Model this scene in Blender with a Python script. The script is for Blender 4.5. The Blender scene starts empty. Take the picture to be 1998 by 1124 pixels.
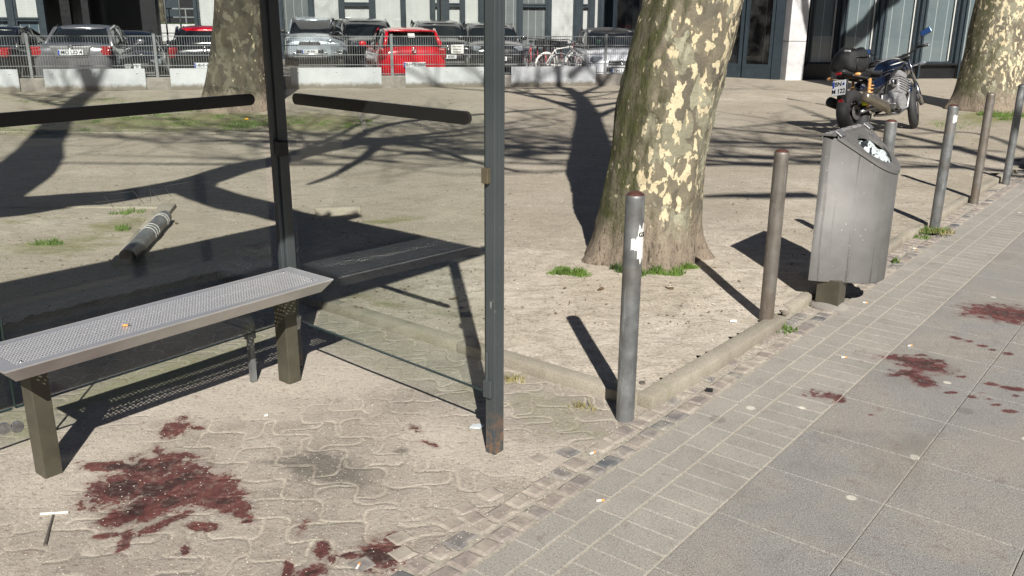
import bpy, bmesh, math, random
import numpy as np
from mathutils import Vector, Matrix, noise as mnoise
random.seed(7); np.random.seed(7)
S = bpy.context.scene
C = S.collection
PI = math.pi
R = math.radians
# ------------------------------------------------------------------ camera
F = 1750.; CX, CY = 999., 562.; H = 1.65
P = math.atan(541 / F); RO = math.atan(0.0063)
_fw = Vector((0, math.cos(P), -math.sin(P))); _up0 = Vector((0, math.sin(P), math.cos(P))); _rt0 = Vector((1, 0, 0))
_rt = math.cos(RO) * _rt0 + math.sin(RO) * _up0
_up = -math.sin(RO) * _rt0 + math.cos(RO) * _up0
cd = bpy.data.cameras.new('camera'); cam = bpy.data.objects.new('camera', cd); C.objects.link(cam); S.camera = cam
cd.sensor_width = 36; cd.lens = 36 * F / 1998; cd.clip_end = 2000; cd.clip_start = .05
cam.matrix_world = Matrix.Translation((0, 0, H)) @ Matrix((_rt, _up, -_fw)).transposed().to_4x4()

def ray(x, y):
    return _fw + (x - CX) / F * _rt - (y - CY) / F * _up
def G(x, y, z=0.):                       # measured ground point of the survey
    d = ray(x, y); t = (z - H) / d.z
    return Vector((t * d.x, t * d.y, z))
def PL(x, y, p0, d):                     # point on a vertical wall plane -> (along, z)
    r = ray(x, y)
    D = -d[0] * r.y + r.x * d[1]
    s = (p0[0] * r.y - r.x * p0[1]) / D
    t = (-d[0] * p0[1] + d[1] * p0[0]) / D
    return s, H + t * r.z
AZ = R(38.5)
E1 = Vector((math.sin(AZ), math.cos(AZ), 0)); N1 = Vector((math.cos(AZ), -math.sin(AZ), 0))
def AB(a, b, z=0.):
    return E1 * a + N1 * b + Vector((0, 0, z))
SEL = R(37.8); SUN = Vector((-math.sin(R(7.2)) * math.cos(SEL), math.cos(R(7.2)) * math.cos(SEL), -math.sin(SEL))).normalized()   # travel direction

# ------------------------------------------------------------------ materials
def lin(r, g, b): return tuple(((c / 255) / 12.92 if c / 255 <= .04045 else ((c / 255 + .055) / 1.055) ** 2.4) for c in (r, g, b)) + (1,)
class NT:
    def __init__(s, name):
        s.m = bpy.data.materials.new(name); s.m.use_nodes = True
        s.t = s.m.node_tree; s.t.nodes.clear()
        s.out = s.n('ShaderNodeOutputMaterial'); s.b = s.n('ShaderNodeBsdfPrincipled')
        s.l(s.b.outputs[0], s.out.inputs[0]); s._tc = None
    def n(s, t, **k):
        x = s.t.nodes.new(t)
        for a, v in k.items(): setattr(x, a, v)
        return x
    def l(s, a, b): s.t.links.new(a, b)
    def put(s, i, v):
        if hasattr(v, 'links'): s.l(v, i)
        elif v is not None:
            try: i.default_value = v
            except Exception: i.default_value = tuple(v)[:3]
    def P(s, **k):
        nm = dict(col='Base Color', rough='Roughness', metal='Metallic', normal='Normal', coat='Coat Weight', coatr='Coat Roughness', spec='Specular IOR Level', alpha='Alpha', emis='Emission Color', es='Emission Strength')
        for a, v in k.items(): s.put(s.b.inputs[nm[a]], v)
        return s
    def oc(s, out='Object'):
        if not s._tc: s._tc = s.n('ShaderNodeTexCoord')
        return s._tc.outputs[out]
    def mp(s, scale=(1, 1, 1), loc=(0, 0, 0), rot=(0, 0, 0), v=None):
        m = s.n('ShaderNodeMapping'); s.l(v or s.oc(), m.inputs[0]); m.inputs[1].default_value = loc; m.inputs[2].default_value = rot; m.inputs[3].default_value = scale
        return m.outputs[0]
    def noise(s, sc, det=4, ro=.55, v=None, dist=0, out=0):
        m = s.n('ShaderNodeTexNoise'); s.l(v or s.oc(), m.inputs['Vector']); m.inputs['Scale'].default_value = sc; m.inputs['Detail'].default_value = det; m.inputs['Roughness'].default_value = ro; m.inputs['Distortion'].default_value = dist
        return m.outputs[out]
    def vor(s, sc, v=None, feat='F1', out='Distance', rnd=1):
        m = s.n('ShaderNodeTexVoronoi', feature=feat); s.l(v or s.oc(), m.inputs['Vector']); m.inputs['Scale'].default_value = sc; m.inputs['Randomness'].default_value = rnd
        return m.outputs[out]
    def ramp(s, f, st, interp='LINEAR'):
        m = s.n('ShaderNodeValToRGB'); s.l(f, m.inputs[0]); cr = m.color_ramp; cr.interpolation = interp
        while len(cr.elements) < len(st): cr.elements.new(.5)
        for e, (p, c) in zip(cr.elements, st):
            e.position = p; e.color = (c, c, c, 1) if isinstance(c, (int, float)) else (tuple(c) + (1,))[:4]
        return m.outputs[0]
    def mix(s, f, a, b, mode='MIX'):
        m = s.n('ShaderNodeMix', data_type='RGBA', blend_type=mode)
        s.put(m.inputs[0], f)
        for i, v in ((6, a), (7, b)):
            if hasattr(v, 'links'): s.l(v, m.inputs[i])
            else: m.inputs[i].default_value = ((v, v, v, 1) if isinstance(v, (int, float)) else (tuple(v) + (1,))[:4])
        return m.outputs[2]
    def M(s, op, a, b=0., c=None, clamp=False):
        m = s.n('ShaderNodeMath', operation=op, use_clamp=clamp); s.put(m.inputs[0], a); s.put(m.inputs[1], b)
        if c is not None: s.put(m.inputs[2], c)
        return m.outputs[0]
    def sep(s, v):
        m = s.n('ShaderNodeSeparateXYZ'); s.l(v, m.inputs[0]); return m.outputs
    def comb(s, x, y, z=0.):
        m = s.n('ShaderNodeCombineXYZ'); [s.put(m.inputs[i], q) for i, q in enumerate((x, y, z))]; return m.outputs[0]
    def bump(s, h, st=.3, d=.01, nrm=None):
        m = s.n('ShaderNodeBump'); s.l(h, m.inputs['Height']); m.inputs['Strength'].default_value = st; m.inputs['Distance'].default_value = d
        if nrm: s.l(nrm, m.inputs['Normal'])
        return m.outputs[0]
    def attr(s, name):
        m = s.n('ShaderNodeAttribute'); m.attribute_name = name; return m.outputs['Fac']
def simple(name, col, rough=.6, metal=0., var=.12, sc=8, coat=0., bump=0.):
    t = NT(name); n = t.noise(sc, 5, .6)
    c = t.mix(t.ramp(n, [(.3, 0.), (.7, 1.)]), tuple(x * (1 - var) for x in col[:3]), tuple(min(1, x * (1 + var)) for x in col[:3]))
    t.P(col=c, rough=t.ramp(n, [(.2, max(0, rough - .08)), (.8, min(1, rough + .08))]), metal=metal, coat=coat)
    if bump: t.P(normal=t.bump(t.noise(sc * 12, 4), bump, .004))
    return t.m
MAT = {}
def stain_mix(t, col, rough):
    st = t.attr('stain'); nz = t.noise(17, 7, .68, v=t.mp((1, 1, 1), rot=(0, 0, .5)), dist=.5); nz2 = t.noise(120, 3, .7)
    f = t.ramp(t.M('ADD', t.M('ADD', st, t.M('MULTIPLY_ADD', nz, 2.2, -1.22)), t.M('MULTIPLY_ADD', nz2, .5, -.25)), [(.26, 0.), (.42, 1.)])
    deep = t.ramp(t.noise(9, 4, .6), [(.35, 0.), (.65, 1.)])
    halo = t.ramp(t.M('ADD', st, t.M('MULTIPLY_ADD', nz, 1.8, -.98)), [(.02, 0.), (.42, .38)])
    thin = t.ramp(t.noise(30, 5, .7), [(.30, .62), (.5, 1.)])
    f2 = t.M('MAXIMUM', halo, t.M('MULTIPLY', t.M('MULTIPLY', f, .94), thin))
    core = t.ramp(t.M('ADD', st, t.M('MULTIPLY_ADD', t.noise(7, 5, .65, dist=.8), 2.2, -1.1)), [(.85, 0.), (1.15, .8)])
    c = t.mix(f2, col, t.mix(core, t.mix(deep, lin(102, 55, 53), lin(72, 35, 36)), lin(44, 24, 24)))
    return c, t.mix(t.M('MULTIPLY', f, core), rough, .32)
def mk_dirt(name='packed_sand', damp=False):
    t = NT(name)
    n1 = t.noise(.55, 5, .6); n2 = t.noise(2.6, 6, .65, dist=.6); n3 = t.noise(60, 4, .75); n4 = t.noise(260, 2, .6)
    st = t.noise(3.4, 6, .7, v=t.mp((.75, 1.15, 1)), dist=.8)
    c = t.mix(t.ramp(n2, [(.3, 0.), (.72, 1.)]), (.47, .42, .35), (.63, .575, .50))
    c = t.mix(t.ramp(n1, [(.4, 0.), (.62, .7)]), c, (.42, .365, .29))
    c = t.mix(t.ramp(st, [(.48, 0.), (.68, .55)]), c, (.29, .255, .205))
    c = t.mix(t.ramp(t.noise(1.3, 4, .6, dist=1), [(.55, 0.), (.7, .3)]), c, (.50, .44, .37))
    pale = t.ramp(t.M('ADD', t.attr('pale'), t.M('MULTIPLY_ADD', t.noise(1.8, 5, .65), 1.1, -.55)), [(.25, 0.), (.75, 1.)])
    c = t.mix(t.ramp(t.noise(11, 5, .7, v=t.mp((.8, 1.2, 1)), dist=.7), [(.48, 0.), (.62, .42)]), c, (.20, .175, .14))
    c = t.mix(t.M('SUBTRACT', 1., pale), c, t.mix(.6, c, (.29, .26, .205)))
    # moss and thin grass film
    mo = t.attr('moss'); g = t.ramp(t.M('ADD', mo, t.M('MULTIPLY_ADD', t.noise(4.5, 6, .72, v=t.mp((.7, 1.4, 1))), 1.7, -.85)), [(.50, 0.), (.9, 1.)])
    c = t.mix(t.M('MULTIPLY', g, .8), c, t.mix(t.noise(30, 3), (.11, .145, .035), (.24, .22, .10)))
    c = t.mix(t.ramp(n3, [(.36, .5), (.50, 0.)]), c, (.11, .095, .075)); c = t.mix(t.ramp(t.noise(24, 4, .75), [(.30, .45), (.42, 0.)]), c, (.14, .12, .09))
    c = t.mix(t.ramp(n4, [(.66, 0.), (.74, .55)]), c, (.62, .58, .52))
    h = t.M('ADD', t.M('MULTIPLY', n3, .7), t.M('MULTIPLY', n4, .3))
    nr = t.bump(st, .35, .05); nr = t.bump(h, .6, .012, nr)
    t.P(col=c, rough=.95, normal=nr, spec=.15); return t.m
MAT['dirt'] = mk_dirt()
def mk_floor():
    t = NT('wavy_paver_floor'); o = t.sep(t.oc())     # local x = b, y = a
    wn = t.n('ShaderNodeTexNoise'); t.l(t.oc(), wn.inputs[0]); wn.inputs['Scale'].default_value = 7; wn.inputs['Detail'].default_value = 2
    ws = t.sep(wn.outputs['Color'])
    px = t.M('ADD', o[0], t.M('MULTIPLY_ADD', ws[0], .05, -.025)); py = t.M('ADD', o[1], t.M('MULTIPLY_ADD', ws[1], .05, -.025))
    a, b, per = .038, .040, .22
    x = t.M('ADD', px, t.M('MULTIPLY', t.M('SINE', t.M('MULTIPLY', py, 2 * PI / per)), a))
    y = t.M('ADD', py, t.M('MULTIPLY', t.M('SINE', t.M('MULTIPLY', px, 2 * PI / per)), b))
    def line(v, per, off):
        q = t.M('FRACT', t.M('ADD', t.M('DIVIDE', v, per), off)); return t.M('MULTIPLY', t.M('ABSOLUTE', t.M('SUBTRACT', q, .5)), per)
    row = t.M('FLOOR', t.M('ADD', t.M('DIVIDE', y, .15), .5))
    off = t.M('MULTIPLY', row, .5)
    d = t.M('MINIMUM', line(x, .24, off), line(y, .15, 1.0))
    cov = t.noise(3.2, 4, .6); jw = t.M('MULTIPLY_ADD', t.M('ADD', cov, t.M('MULTIPLY', t.noise(40, 3, .7), .5)), .012, .0005)
    j = t.M('SUBTRACT', 1., t.M('SMOOTH_MIN', 1., t.M('DIVIDE', d, jw), .3), clamp=True)
    j = t.M('MULTIPLY', t.M('MULTIPLY', j, 1.9, clamp=True), t.M('MULTIPLY', t.ramp(t.noise(2.1, 4, .6), [(.38, .08), (.58, 1.)]), t.ramp(t.noise(24, 4, .7), [(.36, .25), (.52, 1.)])))
    du = t.ramp(t.M('ADD', t.attr('dust'), t.M('MULTIPLY_ADD', t.noise(6, 5, .7), 1.3, -.65)), [(.3, 0.), (.8, 1.)]); j = t.M('MULTIPLY', j, t.M('SUBTRACT', 1., t.M('MULTIPLY', du, .9)))
    n2 = t.noise(2.4, 5, .6); n3 = t.noise(55, 5, .75); n4 = t.noise(170, 3, .65)
    c = t.mix(t.ramp(n2, [(.3, 0.), (.7, 1.)]), (.31, .275, .235), (.45, .405, .355))
    c = t.mix(t.ramp(t.noise(6, 4, .6), [(.5, 0.), (.72, .5)]), c, (.22, .195, .165)); c = t.mix(t.ramp(t.noise(2.8, 5, .7, dist=.8, v=t.mp((1, 1, 1), (3, 3, 0))), [(.5, 0.), (.66, .5)]), c, (.50, .455, .395)); c = t.mix(t.ramp(t.vor(5.5), [(.06, .5), (.10, 0.)]), c, (.15, .13, .115))
    colx = t.M('FLOOR', t.M('ADD', t.M('DIVIDE', x, .24), t.M('ADD', off, .0))); wn2 = t.n('ShaderNodeTexWhiteNoise', noise_dimensions='2D'); t.l(t.comb(colx, row), wn2.inputs['Vector'])
    c = t.mix(t.M('MULTIPLY', wn2.outputs['Value'], .5), c, (.24, .215, .185))
    c = t.mix(t.M('MULTIPLY', du, .6), c, (.50, .45, .385))
    dk = t.attr('damp'); dm = t.ramp(t.M('ADD', dk, t.M('MULTIPLY_ADD', t.noise(12, 5, .7), 1., -.5)), [(.35, 0.), (.8, .75)])
    c = t.mix(dm, c, (.11, .10, .085))
    c = t.mix(t.M('MULTIPLY', j, .7), c, t.mix(t.noise(90, 3), (.42, .385, .31), (.66, .60, .50)))
    c = t.mix(t.ramp(n3, [(.36, .55), (.45, 0.)]), c, (.11, .095, .08))
    c = t.mix(t.ramp(t.vor(75), [(.16, .7), (.22, 0.)]), c, (.17, .14, .12))
    c = t.mix(t.ramp(n4, [(.63, 0.), (.7, .8)]), c, (.70, .66, .58))
    c = t.mix(t.ramp(t.vor(48, v=t.mp((1, 1, 1), (3, 5, 0))), [(.10, .75), (.15, 0.)]), c, (.68, .64, .56))
    mo = t.attr('moss'); g = t.ramp(t.M('ADD', mo, t.M('MULTIPLY_ADD', t.noise(7, 6, .72), 1.4, -.7)), [(.35, 0.), (.8, 1.)])
    c = t.mix(t.M('MULTIPLY', g, .6), c, (.22, .23, .12))
    c, ro = stain_mix(t, c, .92)
    h = t.M('ADD', t.M('MULTIPLY', n3, .8), t.M('MULTIPLY', n4, .35))
    nr = t.bump(t.M('ADD', n2, t.M('MULTIPLY', t.M('MULTIPLY', t.M('SUBTRACT', 1., t.M('MULTIPLY', d, 60., clamp=True)), t.M('SUBTRACT', 1., du)), -.22)), .35, .05); nr = t.bump(h, .8, .010, nr)
    t.P(col=c, rough=ro, normal=nr, spec=.2); return t.m
MAT['floor'] = mk_floor()
def mk_slab(name, c1, c2, c3, gran=1.):
    t = NT(name); tint = t.attr('tint')
    n1 = t.noise(1.7, 5, .65, dist=.4); n2 = t.noise(5, 4, .6); n3 = t.noise(300, 2, .7); n4 = t.noise(130, 3, .75)
    c = t.mix(t.ramp(n1, [(.42, 0.), (.58, 1.)]), c1, c2)
    c = t.mix(t.M('MULTIPLY', tint, .45), c, c3)
    c = t.mix(t.ramp(n2, [(.55, 0.), (.75, .35)]), c, tuple(x * .6 for x in c1))
    c = t.mix(t.ramp(n4, [(.38, .6 * gran), (.53, 0.)]), c, (.09, .09, .09))
    c = t.mix(t.ramp(n3, [(.52, 0.), (.64, .6 * gran)]), c, (.58, .57, .55))
    c = t.mix(t.ramp(t.vor(3.1, v=t.mp((1, 1, 1), (4, 9, 0))), [(.055, .8), (.070, 0.)]), c, (.62, .60, .52))
    c = t.mix(t.ramp(t.vor(2.3), [(.07, .45), (.095, 0.)]), c, (.13, .125, .12)); c = t.mix(t.ramp(t.noise(.9, 6, .7, dist=1.2), [(.55, 0.), (.72, .45)]), c, (.15, .14, .125))
    c, ro = stain_mix(t, c, .9)
    t.P(col=c, rough=ro, normal=t.bump(t.M('ADD', n3, n4), .45, .005), spec=.25); return t.m
MAT['slab'] = mk_slab('granite_look_slab', (.212, .207, .198), (.268, .245, .212), (.25, .24, .22))
MAT['brick'] = mk_slab('small_concrete_paver', (.30, .28, .245), (.345, .32, .28), (.25, .235, .21), .8)
def mk_cobble():
    t = NT('cobblestone'); tint = t.attr('tint')
    c = t.ramp(tint, [(0., (.30, .265, .23)), (.45, (.26, .22, .20)), (.72, (.20, .18, .175)), (.86, (.10, .11, .125)), (1., (.065, .075, .09))])
    n = t.noise(45, 5, .7)
    c = t.mix(t.ramp(n, [(.35, .5), (.6, 0.)]), c, (.12, .105, .09)); c = t.mix(t.ramp(t.noise(9, 4), [(.42, 0.), (.7, .75)]), c, (.42, .38, .32))
    t.P(col=c, rough=.75, normal=t.bump(n, .5, .006)); return t.m
MAT['cobble'] = mk_cobble()
def mk_kerb():
    t = NT('kerb_stone'); n = t.noise(4, 5, .65); n3 = t.noise(150, 3, .7)
    c = t.mix(t.ramp(n, [(.35, 0.), (.65, 1.)]), (.36, .325, .27), (.27, .245, .195))
    c = t.mix(t.ramp(t.noise(9, 5, .7), [(.52, 0.), (.72, .6)]), c, (.19, .195, .11))
    c = t.mix(t.ramp(n3, [(.3, .7), (.48, 0.)]), c, (.10, .09, .08)); c = t.mix(t.ramp(n3, [(.6, 0.), (.7, .5)]), c, (.5, .47, .42))
    t.P(col=c, rough=.9, normal=t.bump(n3, .5, .006)); return t.m
MAT['kerb'] = mk_kerb()
MAT['sandbed'] = simple('joint_sand', (.34, .31, .26), .95, var=.3, sc=60, bump=.5)
MAT['asphalt'] = simple('asphalt', (.16, .15, .14), .9, var=.25, sc=3, bump=.4)
def mk_bark(name, mossdir=-1., cream=.5, cream_col=(.60, .52, .33), seed=0, pk=1., ps=14.5):
    t = NT(name); v = t.mp((1, 1, .62), (seed, seed * 2, 0)); g = t.n('ShaderNodeNewGeometry'); o = t.sep(t.oc()); nx = t.sep(g.outputs['Normal'])
    def patches(sc, th, off, w=.006, dist=.5):
        return t.ramp(t.M('ADD', t.noise(sc, 2.2, .52, v=t.mp((1, 1, .62), (off + seed, off * 1.7, off * .3)), dist=dist), t.M('MULTIPLY_ADD', t.noise(sc * 5, 3, .6, v=v), .07, -.035)), [(th - w, 0.), (th + w, 1.)])
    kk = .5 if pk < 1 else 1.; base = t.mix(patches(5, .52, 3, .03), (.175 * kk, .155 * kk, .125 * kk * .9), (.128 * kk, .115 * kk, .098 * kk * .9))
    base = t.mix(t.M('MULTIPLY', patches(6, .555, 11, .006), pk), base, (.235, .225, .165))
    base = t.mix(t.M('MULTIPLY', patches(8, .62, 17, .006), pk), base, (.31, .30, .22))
    left = t.M('MULTIPLY', nx[0], mossdir)       # the damp side of the stem
    ms = t.ramp(t.M('ADD', t.M('MULTIPLY', left, .75), t.M('MULTIPLY_ADD', t.noise(3, 4, .6, v=v), .9, -.35)), [(.24, 0.), (.52, 1.)])
    thr = t.M('SUBTRACT', t.noise(ps, 2.6, .55, v=t.mp((1.1, 1.1, .62), (7.7 + seed, 2, 4)), dist=.25), t.M('MULTIPLY', ms, .10))
    edge = t.M('MULTIPLY_ADD', t.noise(48, 3, .65, v=v), .14, -.07)
    low = t.ramp(o[2], [(.30, .12), (.55, 0.)])
    q = t.M('SUBTRACT', t.M('ADD', thr, edge), low); big = t.M('MULTIPLY_ADD', t.noise(2.2, 2, .5, v=t.mp((1, 1, .8), (5 + seed, 1, 1))), .20, -.10); q = t.M('ADD', q, big)
    cr = t.ramp(q, [(1.005 - cream - .006, 0.), (1.005 - cream + .006, 1.)])
    rim = t.ramp(q, [(1.005 - cream - .03, 0.), (1.005 - cream - .022, .5)])
    moss = t.mix(t.noise(35, 4, .7, v=t.mp((1, 1, .3))), (.04, .048, .016), (.13, .135, .055))
    c = t.mix(ms, base, t.mix(t.ramp(t.noise(11, 4, .6, v=v), [(.4, 0.), (.62, .85)]), moss, (.17, .155, .11)))
    c = t.mix(rim, c, t.mix(.5, c, (.36, .33, .23)))
    cc = t.mix(t.ramp(t.noise(5, 3, v=v), [(.4, 0.), (.65, .7)]), cream_col, (.50, .37, .21))
    c = t.mix(cr, c, t.mix(t.noise(14, 3, v=v), cc, (.60, .54, .38)))
    foot = t.ramp(t.M('ADD', o[2], t.M('MULTIPLY_ADD', t.noise(7, 4, .7), .5, -.25)), [(.16, 1.), (.40, 0.)])
    ft = t.mix(t.noise(16, 5, .7, v=t.mp((1.6, 1.6, .35))), (.27, .215, .17), (.50, .41, .32)); c = t.mix(t.M('MULTIPLY', foot, .85), c, ft)
    crk = t.noise(28, 5, .75, v=t.mp((1.4, 1.4, .28)))
    c = t.mix(t.M('MULTIPLY', t.ramp(crk, [(.36, 1.), (.45, 0.)]), t.M('MAXIMUM', t.M('MULTIPLY', ms, .7), t.M('MULTIPLY', foot, .8))), c, (.045, .04, .03))
    c = t.mix(t.ramp(t.noise(120, 3, .7), [(.3, .35), (.45, 0.)]), c, (.07, .06, .05))
    h = t.M('SUBTRACT', t.M('MULTIPLY', crk, t.M('ADD', t.M('MULTIPLY', ms, .9), t.M('ADD', foot, .15))), t.M('MULTIPLY', cr, .12))
    nr = t.bump(t.noise(5, 4, .6), .5, .06); nr = t.bump(h, 1., .045, nr); nr = t.bump(t.noise(70, 4, .75), .6, .010, nr)
    t.P(col=c, rough=.85, normal=nr, spec=.25); return t.m
MAT['bark'] = mk_bark('plane_bark', -1., .452, (.58, .51, .34), 0, 1., 18.5)
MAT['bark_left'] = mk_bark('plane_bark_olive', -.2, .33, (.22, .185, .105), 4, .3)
MAT['bark_right'] = mk_bark('plane_bark_cream', -.45, .462, (.60, .53, .36), 9, 1., 17.)
def mk_galv(name, base, brown=.0):
    t = NT(name); oi = t.n('ShaderNodeObjectInfo'); v = t.n('ShaderNodeVectorMath', operation='ADD'); t.l(t.oc(), v.inputs[0])
    cb = t.comb(t.M('MULTIPLY', oi.outputs['Random'], 30.), 0., 0.); t.l(cb, v.inputs[1]); V = v.outputs[0]
    n = t.noise(9, 5, .65, v=V); sk = t.noise(26, 5, .7, v=t.mp((1, 1, .16), v=V))
    c = t.mix(t.ramp(n, [(.35, 0.), (.65, 1.)]), tuple(x * .72 for x in base), tuple(x * 1.2 for x in base))
    c = t.mix(t.ramp(sk, [(.56, 0.), (.68, .6)]), c, (.42, .44, .44))
    c = t.mix(t.ramp(t.noise(3.5, 4, .6, v=V), [(.5, 0.), (.7, .35 + brown)]), c, (.19, .135, .09))
    if brown: c = t.mix(brown, c, (.20, .15, .11))
    t.P(col=c, rough=t.ramp(n, [(.3, .42), (.7, .6)]), metal=.55, normal=t.bump(sk, .25, .004)); return t.m
MAT['galv'] = mk_galv('galvanised_steel', (.20, .21, .215))
MAT['galvb'] = mk_galv('weathered_brown_steel', (.20, .20, .19), .35)
MAT['rust'] = simple('rust_cap', (.085, .035, .025), .45, .2, .5, 40, bump=.6)
MAT['bin'] = None
t = NT('dull_stainless'); sk = t.noise(11, 5, .7, v=t.mp((3, 3, .06))); n = t.noise(4, 4, .6)
c = t.mix(t.ramp(n, [(.3, 0.), (.7, 1.)]), (.122, .120, .117), (.172, .169, .165)); c = t.mix(t.ramp(sk, [(.55, 0.), (.63, .65)]), c, (.06, .055, .05)); c = t.mix(t.ramp(t.noise(5, 5, .65), [(.55, 0.), (.75, .45)]), c, (.20, .19, .18))
c = t.mix(t.ramp(t.vor(26), [(.05, .8), (.07, 0.)]), c, (.5, .49, .46))
t.P(col=c, rough=.62, metal=.35, normal=t.bump(t.noise(40, 3, v=t.mp((1, 1, .05))), .08, .002)); MAT['bin'] = t.m
MAT['paintdk'] = None
t = NT('anthracite_paint'); n = t.noise(30, 5, .7, v=t.mp((1, 1, .25))); c = t.mix(t.ramp(t.noise(3, 3), [(.3, 0.), (.7, 1.)]), (.040, .050, .054), (.060, .070, .075))
c = t.mix(t.ramp(n, [(.66, 0.), (.72, .8)]), c, (.26, .27, .26)); oz = t.sep(t.oc())
c = t.mix(t.M('MULTIPLY', t.ramp(oz[2], [(0., 1.), (.22, 0.)]), t.ramp(t.noise(28, 4, .7), [(.45, 0.), (.6, .8)])), c, (.23, .12, .06))
t.P(col=c, rough=.42, coat=.1); MAT['paintdk'] = t.m
MAT['olive'] = simple('olive_brown_paint', (.070, .066, .048), .4, .1, .2, 12)
MAT['black'] = simple('black_film', (.012, .012, .012), .35, 0, .1)
MAT['rubber'] = simple('tyre_rubber', (.03, .03, .032), .7, 0, .2, 20)
MAT['chrome'] = simple('bright_metal', (.62, .62, .62), .22, 1., .1, 30)
MAT['brickw'] = simple('brown_brick', (.13, .085, .06), .85, 0, .3, 2)
MAT['alu'] = simple('cast_aluminium', (.42, .42, .43), .38, .9, .3, 60, bump=.3)
MAT['white'] = simple('white_paint', (.72, .72, .70), .5, 0, .06, 6)
MAT['band'] = simple('worn_white_band', (.42, .42, .41), .6, 0, .3, 40)
MAT['roofdk'] = simple('roof_panel', (.05, .055, .06), .5, 0, .1)
def mk_glass(name, tint=(.955, .975, .96), gl=1.48, dirt=.010):
    t = NT(name); t.t.nodes.remove(t.b)
    fr = t.n('ShaderNodeFresnel'); ge = t.n('ShaderNodeNewGeometry'); t.l(t.M('ADD', gl, t.M('MULTIPLY', ge.outputs['Backfacing'], 1 / gl - gl)), fr.inputs[0])
    g = t.n('ShaderNodeBsdfGlossy'); g.inputs['Roughness'].default_value = .0; tr = t.n('ShaderNodeBsdfTransparent'); tr.inputs[0].default_value = tint + (1,)
    mx = t.n('ShaderNodeMixShader'); t.l(fr.outputs[0], mx.inputs[0]); t.l(tr.outputs[0], mx.inputs[1]); t.l(g.outputs[0], mx.inputs[2])
    df = t.n('ShaderNodeBsdfDiffuse'); df.inputs[0].default_value = (.6, .62, .6, 1); m2 = t.n('ShaderNodeMixShader')
    sm = t.noise(2.2, 4, .6); scr = t.noise(60, 4, .8, v=t.mp((1, 1, .12)))
    d = t.M('ADD', t.M('MULTIPLY', t.ramp(sm, [(.45, 0.), (.75, 1.)]), dirt), t.M('MULTIPLY', t.ramp(scr, [(.70, 0.), (.75, 1.)]), .12))
    t.l(d, m2.inputs[0]); t.l(mx.outputs[0], m2.inputs[1]); t.l(df.outputs[0], m2.inputs[2]); t.l(m2.outputs[0], t.out.inputs[0]); return t.m
MAT['glass'] = mk_glass('shelter_glass')
MAT['edge'] = simple('dark_glass_edge', (.02, .035, .03), .2)
MAT['winglass'] = mk_glass('window_glass', (.955, .96, .965), 1.5, .03)
def mk_blind(name, ca, cb, ps=.055):
    t = NT(name); o = t.sep(t.oc())
    def ln(v, per, w):
        q = t.M('FRACT', t.M('DIVIDE', v, per)); return t.M('LESS_THAN', q, w)
    c = t.mix(t.ramp(t.noise(1.2, 3, .6), [(.3, 0.), (.7, 1.)]), ca, tuple(x * .86 for x in ca))
    c = t.mix(t.M('MULTIPLY', ln(o[2], ps, .22), .45), c, cb)
    c = t.mix(t.M('MULTIPLY', ln(o[0], .31, .045), .5), c, (.75, .78, .76))
    t.P(col=c, rough=.5); return t.m
MAT['blind'] = mk_blind('pale_blind', (.62, .63, .61), (.36, .38, .38))
MAT['blindd'] = mk_blind('dim_blind', (.16, .18, .18), (.09, .10, .10))
MAT['blindb'] = mk_blind('grey_blue_blind', (.155, .20, .21), (.11, .145, .155))
MAT['blindshade'] = mk_blind('shaded_blind', (.075, .115, .145), (.055, .085, .11))  # blind with the shade on the wing's lower windows put into its colour
MAT['frame'] = simple('blue_grey_frame', (.025, .037, .047), .45, .1, .1)
MAT['dark'] = simple('near_black', (.010, .011, .013), .4, 0, .2)
t = NT('pale_concrete'); c = t.mix(t.ramp(t.noise(3, 5, .7), [(.35, 0.), (.7, 1.)]), (.42, .42, .43), (.60, .60, .61)); c = t.mix(t.ramp(t.noise(40, 4, .7), [(.3, .5), (.45, 0.)]), c, (.28, .28, .28)); t.P(col=c, rough=.85, normal=t.bump(t.noise(60, 4), .4, .01)); MAT['conc'] = t.m
MAT['pier'] = simple('weathered_concrete', (.22, .205, .185), .9, 0, .3, 6, bump=.5)
t = NT('dirty_white_board'); o = t.sep(t.oc()); c = t.mix(t.ramp(t.noise(2.2, 5, .6), [(.35, 0.), (.7, 1.)]), (.47, .49, .51), (.36, .385, .41))
lo = t.ramp(t.M('ADD', o[2], t.M('MULTIPLY_ADD', t.noise(9, 5, .7), .16, -.08)), [(.06, 1.), (.14, 0.)]); c = t.mix(lo, c, (.16, .145, .12)); c = t.mix(t.ramp(t.noise(30, 4, .7), [(.7, 0.), (.76, .6)]), c, (.70, .70, .68)); t.P(col=c, rough=.55); MAT['board'] = t.m
MAT['zinc'] = simple('zinc_fence', (.25, .265, .275), .45, .5, .12, 30)
MAT['grass'] = simple('grass_blade', (.10, .17, .03), .6, 0, .45, 14)
MAT['drygrass'] = simple('dry_blade', (.26, .23, .10), .7, 0, .3, 14)
MAT['leafdk'] = simple('leaf_dark', (.045, .075, .02), .6, 0, .5, 5)
MAT['cloth'] = simple('pale_plastic_bag', (.52, .58, .60), .35, 0, .12, 18)
MAT['paper'] = simple('white_paper', (.75, .74, .70), .7, 0, .06)
MAT['orange'] = simple('orange_filter', (.75, .30, .06), .7, 0, .2, 60)
MAT['bluepl'] = simple('plate_blue', (.02, .06, .35), .4, 0, .05)
MAT['platew'] = simple('plate_white', (.62, .64, .66), .35, 0, .04)
MAT['redlens'] = simple('red_lens', (.30, .008, .012), .2, 0, .1, coat=.6)
MAT['amber'] = simple('amber_lens', (.62, .33, .12), .3, 0, .1, coat=.5)
MAT['yellow'] = simple('hivis_yellow', (.75, .80, .01), .4, 0, .05)
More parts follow.
